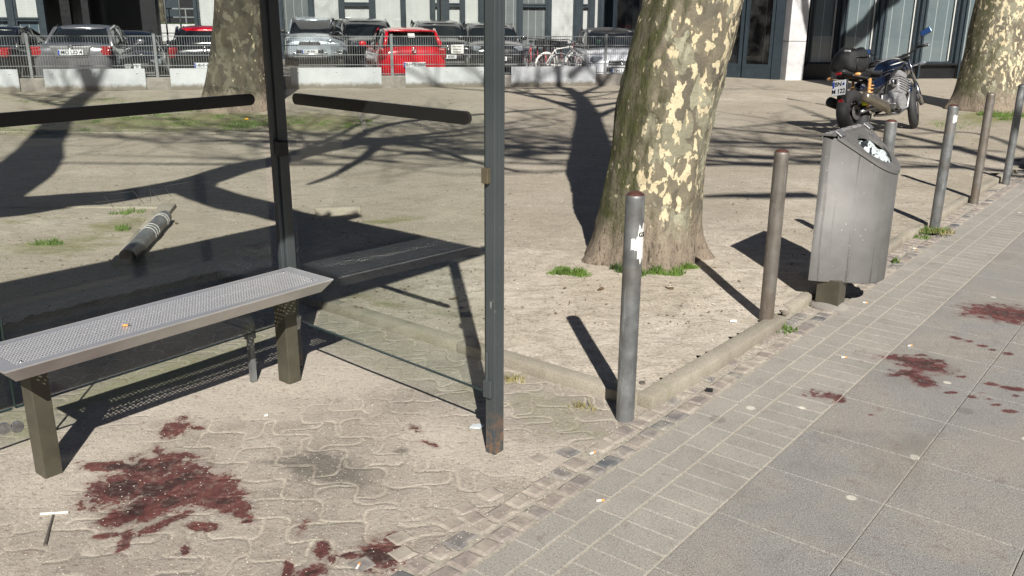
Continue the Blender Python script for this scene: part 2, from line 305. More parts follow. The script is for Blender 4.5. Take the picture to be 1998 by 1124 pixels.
MAT['mirrorb'] = simple('mirror_glass', (.25, .40, .65), .05, 1, .05)
MAT['fabric'] = simple('black_fabric', (.016, .017, .019), .75, 0, .4, 30, bump=.6)
MAT['navy'] = simple('navy_paint', (.008, .014, .035), .18, 0, .1, coat=1.)
MAT['carglass'] = simple('dark_car_glass', (.012, .015, .017), .06, 0, .2, 2, coat=.5)
MAT['plastic'] = simple('dark_plastic', (.02, .021, .022), .5, 0, .15, 20)
MAT['lamp'] = simple('clear_lens', (.30, .34, .38), .08, .4, .2, 30, coat=1.)
MAT['pink'] = simple('faded_red_paint', (.45, .09, .09), .35, 0, .1)
MAT['green'] = simple('green_sticker', (.01, .12, .07), .4, 0, .1)
def paint(name, col, metal=.3):
    return simple(name, col, .24, metal, .05, 1.5, coat=1.)

# ------------------------------------------------------------------ mesh helpers
class MB:
    def __init__(s): s.v = []; s.f = []
    def add(s, vs, fs):
        o = len(s.v); s.v += [tuple(p) for p in vs]; s.f += [tuple(i + o for i in f) for f in fs]; return s
    def box(s, c, d, rz=0., rx=0., ry=0., taper=1.):
        m = Matrix.Rotation(rz, 3, 'Z') @ Matrix.Rotation(rx, 3, 'X') @ Matrix.Rotation(ry, 3, 'Y'); c = Vector(c)
        vs = [c + m @ Vector((x * d[0] / 2 * (taper if z > 0 else 1), y * d[1] / 2 * (taper if z > 0 else 1), z * d[2] / 2)) for z in (-1, 1) for x, y in ((-1, -1), (1, -1), (1, 1), (-1, 1))]
        return s.add(vs, [(3, 2, 1, 0), (4, 5, 6, 7), (0, 1, 5, 4), (1, 2, 6, 5), (2, 3, 7, 6), (3, 0, 4, 7)])
    def rbox(s, c, d, r=.01, rz=0., rx=0., ry=0.):      # chamfered box
        m = Matrix.Rotation(rz, 3, 'Z') @ Matrix.Rotation(rx, 3, 'X') @ Matrix.Rotation(ry, 3, 'Y'); c = Vector(c)
        bm = bmesh.new(); bmesh.ops.create_cube(bm, size=1.)
        for v in bm.verts: v.co = Vector((v.co.x * d[0], v.co.y * d[1], v.co.z * d[2]))
        bmesh.ops.bevel(bm, geom=bm.edges[:], offset=min(r, min(d) * .45), segments=2, affect='EDGES', profile=.5)
        bm.verts.index_update(); vs = [c + m @ v.co for v in bm.verts]; fs = [[v.index for v in f.verts] for f in bm.faces]; bm.free(); return s.add(vs, fs)
    def tube(s, pts, r, seg=8, cap=True):
        pts = [Vector(p) for p in pts]; n = len(pts); rs = r if hasattr(r, '__len__') else [r] * n
        vs = []; fs = []; t0 = (pts[1] - pts[0]).normalized(); u = t0.orthogonal().normalized()
        for i in range(n):
            t = (pts[min(i + 1, n - 1)] - pts[max(i - 1, 0)])
            t = t.normalized() if t.length > 1e-9 else t0
            u = (u - t * u.dot(t)); u = u.normalized() if u.length > 1e-6 else t.orthogonal().normalized(); w = t.cross(u)
            for k in range(seg):
                a = 2 * PI * k / seg; vs.append(pts[i] + (u * math.cos(a) + w * math.sin(a)) * rs[i])
        for i in range(n - 1):
            for k in range(seg):
                k2 = (k + 1) % seg; fs.append((i * seg + k, i * seg + k2, (i + 1) * seg + k2, (i + 1) * seg + k))
        if cap: fs.append(tuple(range(seg))[::-1]); fs.append(tuple((n - 1) * seg + k for k in range(seg)))
        return s.add(vs, fs)
    def prism(s, poly, z0, z1):
        n = len(poly); vs = [(x, y, z0) for x, y in poly] + [(x, y, z1) for x, y in poly]
        return s.add(vs, [tuple(range(n))[::-1], tuple(range(n, 2 * n))] + [(i, (i + 1) % n, n + (i + 1) % n, n + i) for i in range(n)])
    def torus(s, c, Rr, r, ax='X', seg=32, sg=8, sy=1.):
        c = Vector(c); vs = []; fs = []
        for i in range(seg):
            a = 2 * PI * i / seg
            for k in range(sg):
                b = 2 * PI * k / sg; q = Rr + r * math.cos(b); h = r * sy * math.sin(b)
                p = {'X': (h, q * math.cos(a), q * math.sin(a)), 'Y': (q * math.cos(a), h, q * math.sin(a)), 'Z': (q * math.cos(a), q * math.sin(a), h)}[ax]; vs.append(c + Vector(p))
        for i in range(seg):
            for k in range(sg): fs.append((i * sg + k, ((i + 1) % seg) * sg + k, ((i + 1) % seg) * sg + (k + 1) % sg, i * sg + (k + 1) % sg))
        return s.add(vs, fs)
    def ell(s, c, d, seg=14, rings=8, rot=None, p=1.):
        c = Vector(c); vs = []; fs = []; sg = lambda v: math.copysign(abs(v) ** p, v)
        for i in range(rings + 1):
            th = PI * i / rings
            for k in range(seg):
                a = 2 * PI * k / seg; q = Vector((sg(math.sin(th)) * sg(math.cos(a)) * d[0] / 2, sg(math.sin(th)) * sg(math.sin(a)) * d[1] / 2, sg(math.cos(th)) * d[2] / 2)); vs.append(c + (rot @ q if rot else q))
        for i in range(rings):
            for k in range(seg): fs.append((i * seg + k, (i + 1) * seg + k, (i + 1) * seg + (k + 1) % seg, i * seg + (k + 1) % seg))
        return s.add(vs, fs)
    def loft(s, rings, cap=True):
        n = len(rings[0]); o = []; fs = []
        for r in rings: o += r
        for i in range(len(rings) - 1):
            for k in range(n): k2 = (k + 1) % n; fs.append((i * n + k, i * n + k2, (i + 1) * n + k2, (i + 1) * n + k))
        if cap: fs.append(tuple(range(n))[::-1]); fs.append(tuple((len(rings) - 1) * n + k for k in range(n)))
        return s.add(o, fs)
    def build(s, name, mat, parent=None, smooth=False, origin=None, sub=0, bevel=0, thick=0):
        me = bpy.data.meshes.new(name); vs = s.v
        if origin is not None: o = Vector(origin); vs = [tuple(Vector(p) - o) for p in vs]
        me.from_pydata(vs, [], s.f); me.validate(clean_customdata=False); me.update()
        bm = bmesh.new(); bm.from_mesh(me); bmesh.ops.recalc_face_normals(bm, faces=bm.faces[:]); bm.to_mesh(me); bm.free()
        me.materials.append(mat); ob = bpy.data.objects.new(name, me); C.objects.link(ob)
        if parent: ob.parent = parent
        elif origin is not None: ob.location = origin
        if bevel:
            b = ob.modifiers.new('b', 'BEVEL'); b.width = bevel; b.segments = 2; b.limit_method = 'ANGLE'
        if thick:
            b = ob.modifiers.new('t', 'SOLIDIFY'); b.thickness = thick
        if sub:
            b = ob.modifiers.new('s', 'SUBSURF'); b.levels = sub; b.render_levels = sub
        if smooth:
            for p in me.polygons: p.use_smooth = True
            if smooth == 'a':
                try: me.set_sharp_from_angle(angle=R(40))
                except Exception: pass
        return ob
def tag(o, label, cat, group=None):
    o['label'] = label; o['category'] = cat
    if group: o['group'] = group
    return o
def thing(name, label, cat, loc=(0, 0, 0), rz=0., group=None, rx=0., ry=0.):
    o = bpy.data.objects.new(name, None); C.objects.link(o); o.location = loc; o.rotation_euler = (rx, ry, rz); o.empty_display_size = .1
    return tag(o, label, cat, group)
def struct(o, kind='structure'):
    o['kind'] = kind; return o
def copy_tree(o, parent=None):
    c = o.copy(); C.objects.link(c); c.parent = parent
    for ch in list(o.children): copy_tree(ch, c)
    return c
def text(body, size, mat, parent, loc, rot, name='lettering', depth=.0015, align='CENTER'):
    cu = bpy.data.curves.new(name, 'FONT'); cu.body = body; cu.size = size; cu.align_x = align; cu.align_y = 'CENTER'; cu.extrude = depth; cu.offset = size * .012
    ob = bpy.data.objects.new('tmp', cu); C.objects.link(ob)
    dg = bpy.context.evaluated_depsgraph_get(); me = bpy.data.meshes.new_from_object(ob.evaluated_get(dg)); C.objects.unlink(ob); bpy.data.objects.remove(ob)
    me.materials.clear(); me.materials.append(mat); o = bpy.data.objects.new(name, me); C.objects.link(o); o.parent = parent; o.location = loc; o.rotation_euler = rot
    return o

# ------------------------------------------------------------------ stains, damp and moss fields (measured outlines)
def field(px, blobs):
    """px: N x 2 survey coordinates of the vertices; blobs: cx, cy, rx, ry, angle, weight"""
    f = np.zeros(len(px))
    for cx, cy, rx, ry, an, w in blobs:
        a = R(an); dx = px[:, 0] - cx; dy = px[:, 1] - cy
        u = (dx * math.cos(a) + dy * math.sin(a)) / rx; v = (-dx * math.sin(a) + dy * math.cos(a)) / ry
        f = np.maximum(f, w * np.clip(1.25 - .62 * np.sqrt(u * u + v * v), 0, 1))
    return f
def proj(W):
    W = np.asarray(W, float) - np.array([0, 0, H]); fw, rt, up = (np.array(v) for v in (_fw, _rt, _up)); z = W @ fw
    z = np.where(z < .2, np.nan, z); return np.nan_to_num(np.stack([CX + F * (W @ rt) / z, CY - F * (W @ up) / z], 1), nan=-1e5)
STAIN = [(215, 910, 46, 8, 0, 1), (300, 912, 62, 18, -8, 1), (235, 950, 62, 22, -22, 1), (330, 945, 75, 22, -5, 1), (395, 945, 62, 28, 15, 1), (440, 985, 45, 14, 10, 1), (330, 978, 95, 16, -14, 1), (255, 1005, 55, 15, -15, .95),
  (470, 1000, 20, 10, 20, .8), (392, 1027, 28, 7, 5, .9), (243, 1056, 9, 24, 25, .85), (205, 1046, 22, 5, -10, .9), (343, 832, 26, 12, -20, .85), (322, 850, 10, 8, 0, .8), (386, 835, 14, 3, 0, .9), (308, 878, 10, 9, 0, .7), (320, 1020, 50, 6, -25, .8), (362, 1068, 8, 12, 20, .75),
  (742, 1085, 36, 26, -10, 1.), (760, 1060, 16, 18, 0, .9), (628, 1074, 12, 16, 0, .85), (648, 1092, 10, 10, 0, .75), (562, 1108, 9, 14, 0, .9), (608, 1116, 28, 10, -15, .95), (590, 1030, 6, 16, 30, .7), (690, 1084, 22, 5, 0, .8), (480, 1018, 10, 4, 0, .9), (810, 835, 14, 5, 20, .62), (838, 866, 16, 4, 20, .62),
  (1965, 613, 62, 12, 8, 1.), (1920, 606, 40, 9, -5, .75), (1800, 712, 44, 10, 12, 1.), (1758, 701, 30, 4, 8, .95), (1800, 742, 25, 9, 20, .85), (1772, 727, 30, 5, -8, .9), (1830, 704, 10, 2.5, 0, 1), (1626, 777, 19, 5, 8, 1.), (1643, 783, 8, 2.5, 0, 1),
  (1863, 659, 10, 1.8, 8, 1), (1892, 666, 5, 1.6, 0, 1), (1915, 675, 8, 1.8, 8, 1), (1936, 683, 6, 1.5, 8, 1), (1966, 690, 9, 2, 5, 1), (1797, 693, 8, 1.6, 0, 1), (1937, 750, 12, 2.4, 6, 1), (1963, 756, 10, 2.4, 6, 1), (1895, 774, 7, 1.8, 8, 1), (1930, 779, 5, 1.5, 8, 1), (1973, 803, 12, 2.2, 8, 1), (1944, 790, 6, 1.6, 0, 1), (1980, 772, 7, 2, 0, 1), (1877, 735, 5, 1.6, 0, 1), (1702, 810, 5, 1.6, 0, 1), (1855, 766, 9, 1.8, 0, 1), (1740, 722, 4, 1.5, 0, 1), (1985, 760, 14, 2.5, 8, 1)]
DUST = [(430, 775, 230, 45, -5, .9), (150, 880, 150, 50, 0, .8), (640, 730, 120, 40, 0, 1.), (930, 880, 170, 45, 15, .9), (60, 960, 90, 60, 0, .8), (1060, 900, 90, 40, 0, .8), (800, 1000, 120, 40, 0, .5), (420, 1100, 120, 30, 0, .4)]
DAMP = [(640, 915, 75, 30, 8, 1.), (560, 905, 60, 6, 5, .8), (690, 930, 30, 22, 0, .8), (250, 1005, 60, 18, -15, .9), (785, 880, 14, 7, 0, .9), (575, 965, 60, 14, 0, .5)]
FMOSS = [(760, 690, 170, 60, 20, .45), (60, 830, 80, 40, 0, .7), (300, 740, 260, 30, -18, .8), (1080, 800, 110, 50, 20, .55), (900, 760, 60, 30, 20, .5)]
PALE = [(1250, 660, 420, 120, -8, 1.), (1050, 560, 260, 70, 0, .9), (1480, 520, 160, 60, 0, .9), (1650, 400, 160, 50, 0, .7), (800, 640, 220, 60, 10, .7), (1850, 330, 120, 30, 0, .5), (1500, 190, 200, 12, 0, .5), (250, 330, 260, 22, 0, .35), (150, 460, 200, 40, 0, .45)]
GMOSS = [(150, 195, 260, 14, 2, .62), (300, 240, 230, 22, 0, .85), (430, 235, 120, 22, 0, 1.), (620, 240, 100, 20, 0, 1.), (60, 255, 140, 16, 0, .7), (230, 440, 90, 16, -10, .8), (120, 480, 150, 22, -6, .75), (60, 430, 80, 14, 0, .6), (250, 500, 60, 30, 0, .6), (1930, 228, 70, 14, 0, 1.), (1840, 240, 40, 12, 0, .7), (1880, 270, 110, 8, 5, .6), (1200, 548, 90, 14, 0, .4), (760, 430, 60, 8, -5, .8), (800, 600, 250, 16, 12, .55)]

def sheet(name, x0, x1, y0, y1, step, mat, z=0., rz=0., amp=0., fields=(), hole=None, xs=None, ys=None):
    xs = np.arange(x0, x1 + step * .5, step) if xs is None else xs; ys = np.arange(y0, y1 + step * .5, step) if ys is None else ys
    nx, ny = len(xs), len(ys); X, Y = np.meshgrid(xs, ys); X = X.ravel(); Y = Y.ravel()
    Z = np.zeros(len(X))
    if amp:
        Z = np.array([mnoise.fractal(Vector((x * 1.1, y * 1.1, 3.)), .9, 2., 4) for x, y in zip(X, Y)]) * amp
    idx = np.arange(nx * ny).reshape(ny, nx)
    q = np.stack([idx[:-1, :-1], idx[:-1, 1:], idx[1:, 1:], idx[1:, :-1]], -1).reshape(-1, 4)
    c, s_ = math.cos(rz), math.sin(rz)
    W = np.stack([X * c - Y * s_, X * s_ + Y * c, Z + z], 1)
    if hole is not None:
        cen = W[q].mean(1); q = q[~hole(cen)]
    me = bpy.data.meshes.new(name); me.from_pydata(np.stack([X, Y, Z], 1).tolist(), [], q.tolist()); me.update()
    for p in me.polygons: p.use_smooth = True
    px = proj(W)
    for nm, bl in fields:
        a = me.attributes.new(nm, 'FLOAT', 'POINT'); a.data.foreach_set('value', field(px, bl))
    me.materials.append(mat); o = bpy.data.objects.new(name, me); C.objects.link(o); o.location = (0, 0, z); o.rotation_euler = (0, 0, rz); return o
ZP = .05
def ab_of(W): return W[:, 0] * E1.x + W[:, 1] * E1.y, W[:, 0] * N1.x + W[:, 1] * N1.y
# base terrain to the horizon (lower car park level)
struct(sheet('ground', -400, 400, -300, 500, 100, MAT['asphalt'], -.22))
# earth square (raised a few cm): everything behind the kerbs, in front of the fence and the right building
fl = lambda W: 19.95 + .193 * (W[:, 0] + 2.35)
def plaza_hole(W):
    a, b = ab_of(W)
    floor = (a < 3.17) & (b > -4.9)
    out = (b > -1.80)
    back = (W[:, 1] > fl(W)) & (W[:, 0] < 3.2)
    return floor | out | back
xs = np.concatenate([np.arange(-16, -4, .25), np.arange(-4, 5, .055), np.arange(5, 26, .25)])
ys = np.concatenate([np.arange(2.2, 9, .055), np.arange(9, 20, .12), np.arange(20, 26.2, .2)])
g = sheet('earth_square', 0, 0, 0, 0, 1, MAT['dirt'], ZP, 0., .010, [('moss', GMOSS), ('pale', PALE)], plaza_hole, xs, ys); struct(g)
for zz, nm in ((.0, 'earth_apron'),):
    g = sheet(nm, -30, 30, -12, 30, .5, MAT['dirt'], -.035, 0., 0., [('moss', GMOSS)], lambda W: (W[:, 1] > fl(W) - .1) & (W[:, 0] < 3.0)); struct(g)
# shelter floor
rzp = -AZ
fx = np.concatenate([np.arange(-6.0, -4.0, .05), np.arange(-4.0, -1.74, .0125)]); fy = np.concatenate([np.arange(-3, .5, .1), np.arange(.5, 3.19, .0125)])
g = sheet('shelter_paving', 0, 0, 0, 0, 1, MAT['floor'], 0., rzp, .006, [('moss', FMOSS), ('stain', STAIN), ('damp', DAMP), ('dust', DUST)], None, fx, fy); struct(g)

# ------------------------------------------------------------------ slab pavement, bricks, cobbles: laid stone by stone
class Pave:
    def __init__(s): s.v = []; s.f = []; s.t = []
    def stone(s, quad, fine=None, ch=.003, drop=.0045, z=0., tint=None, tilt=.0012):
        # quad: 4 corners (x,y) ccw ; bilinear grid with a chamfered rim
        q = [Vector((p[0], p[1], 0)) for p in quad]; w = (q[1] - q[0]).length; h = (q[3] - q[0]).length
        def par(L):
            n = max(1, int(L / fine)) if fine else 1
            m = [ch / L + (1 - 2 * ch / L) * i / n for i in range(n + 1)]; return [0.] + m + [1.]
        us, vs = par(w), par(h); o = len(s.v); tx, ty = random.uniform(-tilt, tilt), random.uniform(-tilt, tilt); z += random.uniform(-.0006, .0006)
        tint = random.random() if tint is None else tint
        for j, v in enumerate(vs):
            for i, u in enumerate(us):
                p = q[0] * (1 - u) * (1 - v) + q[1] * u * (1 - v) + q[2] * u * v + q[3] * (1 - u) * v
                rim = i in (0, len(us) - 1) or j in (0, len(vs) - 1)
                s.v.append((p.x, p.y, z - (drop if rim else 0) + tx * (u - .5) + ty * (v - .5))); s.t.append(tint)
        n = len(us)
        for j in range(len(vs) - 1):
            for i in range(n - 1): s.f.append((o + j * n + i, o + j * n + i + 1, o + (j + 1) * n + i + 1, o + (j + 1) * n + i))
    def build(s, name, mat, stain=True):
        me = bpy.data.meshes.new(name); me.from_pydata(s.v, [], s.f); me.update(); me.attributes.new('tint', 'FLOAT', 'POINT').data.foreach_set('value', s.t)
        V = np.array(s.v); c, q = math.cos(rzp), math.sin(rzp); W = np.stack([V[:, 0] * c - V[:, 1] * q, V[:, 0] * q + V[:, 1] * c, V[:, 2]], 1)
        me.attributes.new('stain', 'FLOAT', 'POINT').data.foreach_set('value', field(proj(W), STAIN) if stain else np.zeros(len(V)))
        me.materials.append(mat); o = bpy.data.objects.new(name, me); C.objects.link(o); o.rotation_euler = (0, 0, rzp); return struct(o)
struct(sheet('paving_bed', -1.78, 9, -4, 40, 1, MAT['sandbed'], -.005, rzp, 0., [], None, np.array([-1.79, 0, 3, 9.]), np.array([-4, 0, 10, 40.])))
pv = Pave(); W_, L_ = .437, .4185
for i in range(14):
    for j in range(-8, 70):
        x0 = -1.147 + i * W_; y0 = 3.003 + (j - 5) * L_
        if y0 < -.6: continue
        vis = i < 4 and 2.0 < y0 < 9
        g2 = .0012; pv.stone([(x0 + g2, y0 + g2), (x0 + W_ - g2, y0 + g2), (x0 + W_ - g2, y0 + L_ - g2), (x0 + g2, y0 + L_ - g2)], .016 if vis and 3.3 < y0 else None)
pv.build('pavement_slabs', MAT['slab'])
pv = Pave()
y = -.6
while y < 26:      # header course of narrow pavers, then two stretcher courses
    g2 = .0016; pv.stone([(-1.363 + g2, y + g2), (-1.150 - g2, y + g2), (-1.150 - g2, y + .105 - g2), (-1.363 + g2, y + .105 - g2)], .02 if 4.5 < y < 6 else None, .003); y += .105
for k, (xa, xb, off) in enumerate(((-1.475, -1.367, 0.), (-1.585, -1.479, .09))):
    y = -.6 + off
    while y < 26:
        g2 = .0016; pv.stone([(xa + g2, y + g2), (xb - g2, y + g2), (xb - g2, y + .21 - g2), (xa + g2, y + .21 - g2)], None, .003); y += .21
pv.build('paver_courses', MAT['brick'])
pv = Pave(); random.seed(3)
for r0, r1, st in ((-1.672, -1.592, 0.), (-1.765, -1.680, .03)):
    y = -.4 + st
    while y < 12:
        L = random.uniform(.075, .115); j = lambda: random.uniform(-.006, .006)
        if not (r1 < -1.67 and random.random() < .12):
            pv.stone([(r0 + .003 + j(), y + .004 + j()), (r1 - .003 + j(), y + .004 + j()), (r1 - .003 + j(), y + L - .004 + j()), (r0 + .003 + j(), y + L - .004 + j())], .03, .012, .007, .002 + random.uniform(-.001, .002), tilt=.004)
        y += L
for a_, b_ in ((1.95, -1.80), (2.05, -1.835), (2.02, -1.77), (2.18, -1.83), (2.5, -1.85), (2.62, -1.80), (1.6, -1.86), (1.72, -1.81), (1.78, -1.88)):
    s_ = .045; pv.stone([(b_ - s_, a_ - s_ * .8), (b_ + s_ * .8, a_ - s_), (b_ + s_, a_ + s_ * .7), (b_ - s_ * .6, a_ + s_)], .03, .012, .007, .006, tilt=.004)
pv.build('cobble_strip', MAT['cobble'], False)
# kerb stones around the earth square
def kerb(name, pts, w, h, z0=-.02, gap=1.0, mat=None):
    mb = MB()
    for (ax, ay), (bx, by) in zip(pts[:-1], pts[1:]):
        a = Vector((ax, ay, 0)); b = Vector((bx, by, 0)); L = (b - a).length; n = max(1, round(L / gap)); d = (b - a) / L; rz = math.atan2(d.y, d.x)
        for i in range(n):
            c = a + d * (L * (i + .5) / n); mb.rbox((c.x, c.y, (h + z0) / 2 + random.uniform(-.003, .003)), (L / n - .006, w, h - z0), .011, rz + random.uniform(-.004, .004))
    return struct(mb.build(name, mat or MAT['kerb'], None, 'a'))
def W2(a, b): p = AB(a, b); return (p.x, p.y)
kerb('kerb', [W2(3.16, -1.775), W2(4.58, -1.755)], .085, .062)
kerb('kerb', [W2(4.80, -1.80), W2(12.2, -1.80)], .07, .052, gap=1.)
kerb('kerb', [W2(3.175, -1.81), W2(3.19, -4.95)], .085, .054)
kerb('kerb', [(-6.6, 7.40), (-2.95, 7.40)], .08, .062)
kerb('kerb', [(-2.90, 7.42), (-2.55, 5.62)], .13, .085)
kerb('kerb', [(-1.62, 7.2), (-1.25, 7.27)], .07, .10, gap=2)
kerb('kerb', [(-11., 12.05), (-1.98, 12.2), (-2.56, 15.1)], .08, .062, gap=1.)
kerb('kerb', [(6.1, 14.9), (5.35, 17.7)], .12, .07, gap=1.)

# ------------------------------------------------------------------ bollards
BG = 'steel bollards along the pavement edge'
def bollard(p, h, r, mat, label, cap='rust', z=0.):
    t = thing('bollard', label, 'bollard', (p[0], p[1], z), group=BG)
    mb = MB(); seg = 28
    rings = [(r, -.05), (r, .3), (r, h - .012), (r * .985, h - .004), (r * .93, h - .001)]
    mb.loft([[(q * math.cos(2 * PI * k / seg), q * math.sin(2 * PI * k / seg), zz) for k in range(seg)] for q, zz in rings], False)
    mb.build('tube', mat, t, 'a')
    m2 = MB(); m2.loft([[(q * math.cos(2 * PI * k / seg), q * math.sin(2 * PI * k / seg), zz) for k in range(seg)] for q, zz in ((r * .97, h - .006), (r * .8, h + .006), (r * .45, h + .012), (.001, h + .013))], False); m2.build('cap', MAT[cap], t, True)
    return t
b1 = G(1222, 828); b1.y += .05
B = bollard(b1, .965, .0385, MAT['galv'], 'front grey steel bollard at the kerb corner, with torn white sticker remains')
def sticker(par, r, az, z, w, h, body=None, mat='paper', jag=True, name='sticker'):
    mb = MB(); n = 8; top = []; bot = []
    for i in range(n + 1):
        a = az + w * (i / n - .5) / r; jt = random.uniform(-.18, .12) * h if jag else 0; jb = random.uniform(-.12, .2) * h if jag else 0
        top.append(((r + .0012) * math.cos(a), (r + .0012) * math.sin(a), z + h / 2 + jt)); bot.append(((r + .0012) * math.cos(a), (r + .0012) * math.sin(a), z - h / 2 + jb))
    mb.add(top + bot, [(i, i + 1, n + 2 + i, n + 1 + i) for i in range(n)]); return mb.build(name, MAT[mat], par, False, thick=.0008)
s1 = sticker(B, .0385, R(-42), .77, .04, .14); sticker(B, .0385, R(-88), .775, .03, .05, mat='paper')
text('GS', .026, MAT['black'], B, (.0398 * math.cos(R(-47)), .0398 * math.sin(R(-47)), .81), (PI / 2, 0, R(-47) + PI / 2))
b2 = G(1497, 645, .0); b2.y += .04
bollard(b2, .965, .038, MAT['galvb'], 'brownish steel bollard between the litter bin and the kerb corner bollard')
b3 = G(1827, 450, .03); b3.y += .04
B = bollard(b3, .955, .0385, MAT['galv'], 'grey steel bollard with white torn patch near its top, right of the motorcycle', z=.03)
B.rotation_euler = (0, R(.6), 0)
sticker(B, .0385, R(-75), .86, .035, .055, jag=True)
b4 = G(1905, 393, .03); b4.y += .04; bollard(b4, .95, .036, MAT['galvb'], 'brown stained thin bollard, second from the right edge of the picture', 'galvb', z=.03)
b5 = G(1967, 355, .03); b5.y += .04; bollard(b5, .95, .036, MAT['galv'], 'grey bollard at the far right edge, in front of the big tree', 'galv', z=.03)
# bollard hidden behind the bin
q = ray(1740, 232); yy = 5.92; t_ = yy / q.y; b6 = Vector((q.x * t_ + .0, yy, 0)); bollard((b6.x, b6.y), .975 if True else 0, .0385, MAT['galv'], 'grey bollard with rusty top standing just behind the litter bin', z=.0)
# fallen bollard on the earth behind the shelter
p0 = Vector((-2.50, 5.62, .105)); p1 = Vector((-2.72, 6.95, .105)); dd = (p1 - p0).normalized()
t = thing('fallen_bollard', 'hollow grey steel bollard lying on the earth behind the shelter glass, ringed with white bands', 'bollard', tuple(p0))
mb = MB(); mb.loft([[tuple(v) for v in ring] for ring in [[dd * L + (Vector((dd.y, -dd.x, 0)).normalized() * math.cos(2 * PI * k / 24) + Vector((0, 0, 1)) * math.sin(2 * PI * k / 24)) * r for k in range(24)] for L, r in ((1.2, .052), (.0, .055), (0., .047), (.6, .047), (.61, .001))]], False); mb.build('tube', MAT['galv'], t, 'a')
for L in (.60, .66, .72, 1.02, 1.07):
    mb = MB(); mb.loft([[dd * (L + e) + (Vector((dd.y, -dd.x, 0)).normalized() * math.cos(2 * PI * k / 24) + Vector((0, 0, 1)) * math.sin(2 * PI * k / 24)) * .0585 for k in range(24)] for e in (0, .022)], False); mb.build('reflective_band', MAT['band'], t, True, thick=.003)

# ------------------------------------------------------------------ litter bin
u0 = AB(5.285, -1.77); t = thing('litter_bin', 'grey steel litter bin on a short post with sloping lid beside the pavement', 'litter bin', (u0.x, u0.y, 0), -AZ)
# local x = towards pavement (b), local y = along kerb (a)
half = [(.0, .290), (.060, .272), (.265, .150), (.303, .110), (.328, .063), (.337, .03), (.339, 0.)]
plan = [(x, -y) for x, y in half] + [(x, y) for x, y in reversed(half[:-1])]
def lidz(x): return 1.0 if x <= .065 else 1.0 - (x - .065) * .72
def scl(pl, k, cx=.17): return [((x - cx) * k + cx, y * k) for x, y in pl]
mb = MB(); n = len(plan); lo = scl(plan, .985)
mb.loft([[(x, y, .155) for x, y in scl(plan, .95)], [(x, y, .16) for x, y in scl(plan, .995)], [(x, y, lidz(x) - .012) for x, y in plan]], False); mb.f.append(tuple(range(n))); bb_ = mb.build('bin_body', MAT['bin'], t, 'a', thick=.002); bb_.data.set_sharp_from_angle(angle=R(19))
mb = MB(); mb.box((.03, 0, 1.004), (.075, .59, .012)); mb.box((-.004, 0, .99), (.006, .59, .035)); bp = mb.build('back_plate', MAT['bin'], t, bevel=.002)
# hatched top of the back plate
mb = MB()
for k in range(22): y_ = -.265 + k * .0245; mb.box((.03 + random.uniform(-.004, .004), y_, 1.0125), (.05, .004, .004), rz=R(random.uniform(25, 60)))
mb.build('grip_pattern', MAT['alu'], t)
# lid: rim following plan with an egg shaped hole
ox = [(.115 + .11 * (1 - math.cos(a)) * 1.0, .175 * math.sin(a) * (1 - .32 * (1 - math.cos(a)) / 2)) for a in [2 * PI * k / 40 for k in range(40)]]
outer_src = [p for p in scl(plan, 1.035) if p[0] > .05]; outer_src = [(.068, -.288)] + outer_src + [(.068, .288)]
def onout(ang, c=(.20, 0.)):
    dx, dy = math.cos(ang), math.sin(ang); best = None; m = len(outer_src)
    for i in range(m):
        a, b = outer_src[i], outer_src[(i + 1) % m]; ex, ey = b[0] - a[0], b[1] - a[1]; D = dx * (-ey) + ex * dy
        if abs(D) < 1e-9: continue
        tt = ((a[0] - c[0]) * (-ey) + ex * (a[1] - c[1])) / D; ss = (dx * (a[1] - c[1]) - dy * (a[0] - c[0])) / D
        if tt > 0 and -1e-6 <= ss <= 1 + 1e-6 and (best is None or tt < best): best = tt
    return (c[0] + dx * best, c[1] + dy * best)
K = 72; ro = [onout(2 * PI * k / K) for k in range(K)]
ri = [(.200 + .095 * math.cos(a), .148 * math.sin(a) * (1. if math.cos(a) < 0 else (1 - .25 * math.cos(a)))) for a in [2 * PI * k / K for k in range(K)]]
mb = MB(); mb.loft([[(x, y, lidz(x) - .012) for x, y in ro], [(x, y, lidz(x) + .008) for x, y in ro], [(x, y, lidz(x) + .010) for x, y in ri], [(x, y, lidz(x) - .010) for x, y in ri]], False)
lid = mb.build('lid', MAT['bin'], t, 'a')
for s_ in (-1, 1): mb = MB(); mb.rbox((.075, s_ * .235, lidz(.075) + .018), (.05, .075, .010), .003, ry=R(36)); mb.tube([(.055, s_ * .195, 1.014), (.055, s_ * .275, 1.014)], .007, 8); mb.build('hinge', MAT['alu'], lid)
mb = MB(); mb.loft([[(x, y, lidz(x) - .05) for x, y in ri], [(x * .9 + .01, y * .95, .5) for x, y in ri]], True); mb.build('liner', MAT['dark'], t)
mb = MB(); q0 = (-.185, -.14); mb.box((q0[1] + .245, q0[0], .075), (.135, .115, .19)); mb.box((.02, q0[0], .30), (.05, .1, .3)); mb.build('post', MAT['olive'], t, bevel=.004)
mb = MB(); mb.ell((.105, q0[0], .0), (.24, .22, .07), 20, 8); mb.build('concrete_footing', MAT['pier'], t, True)
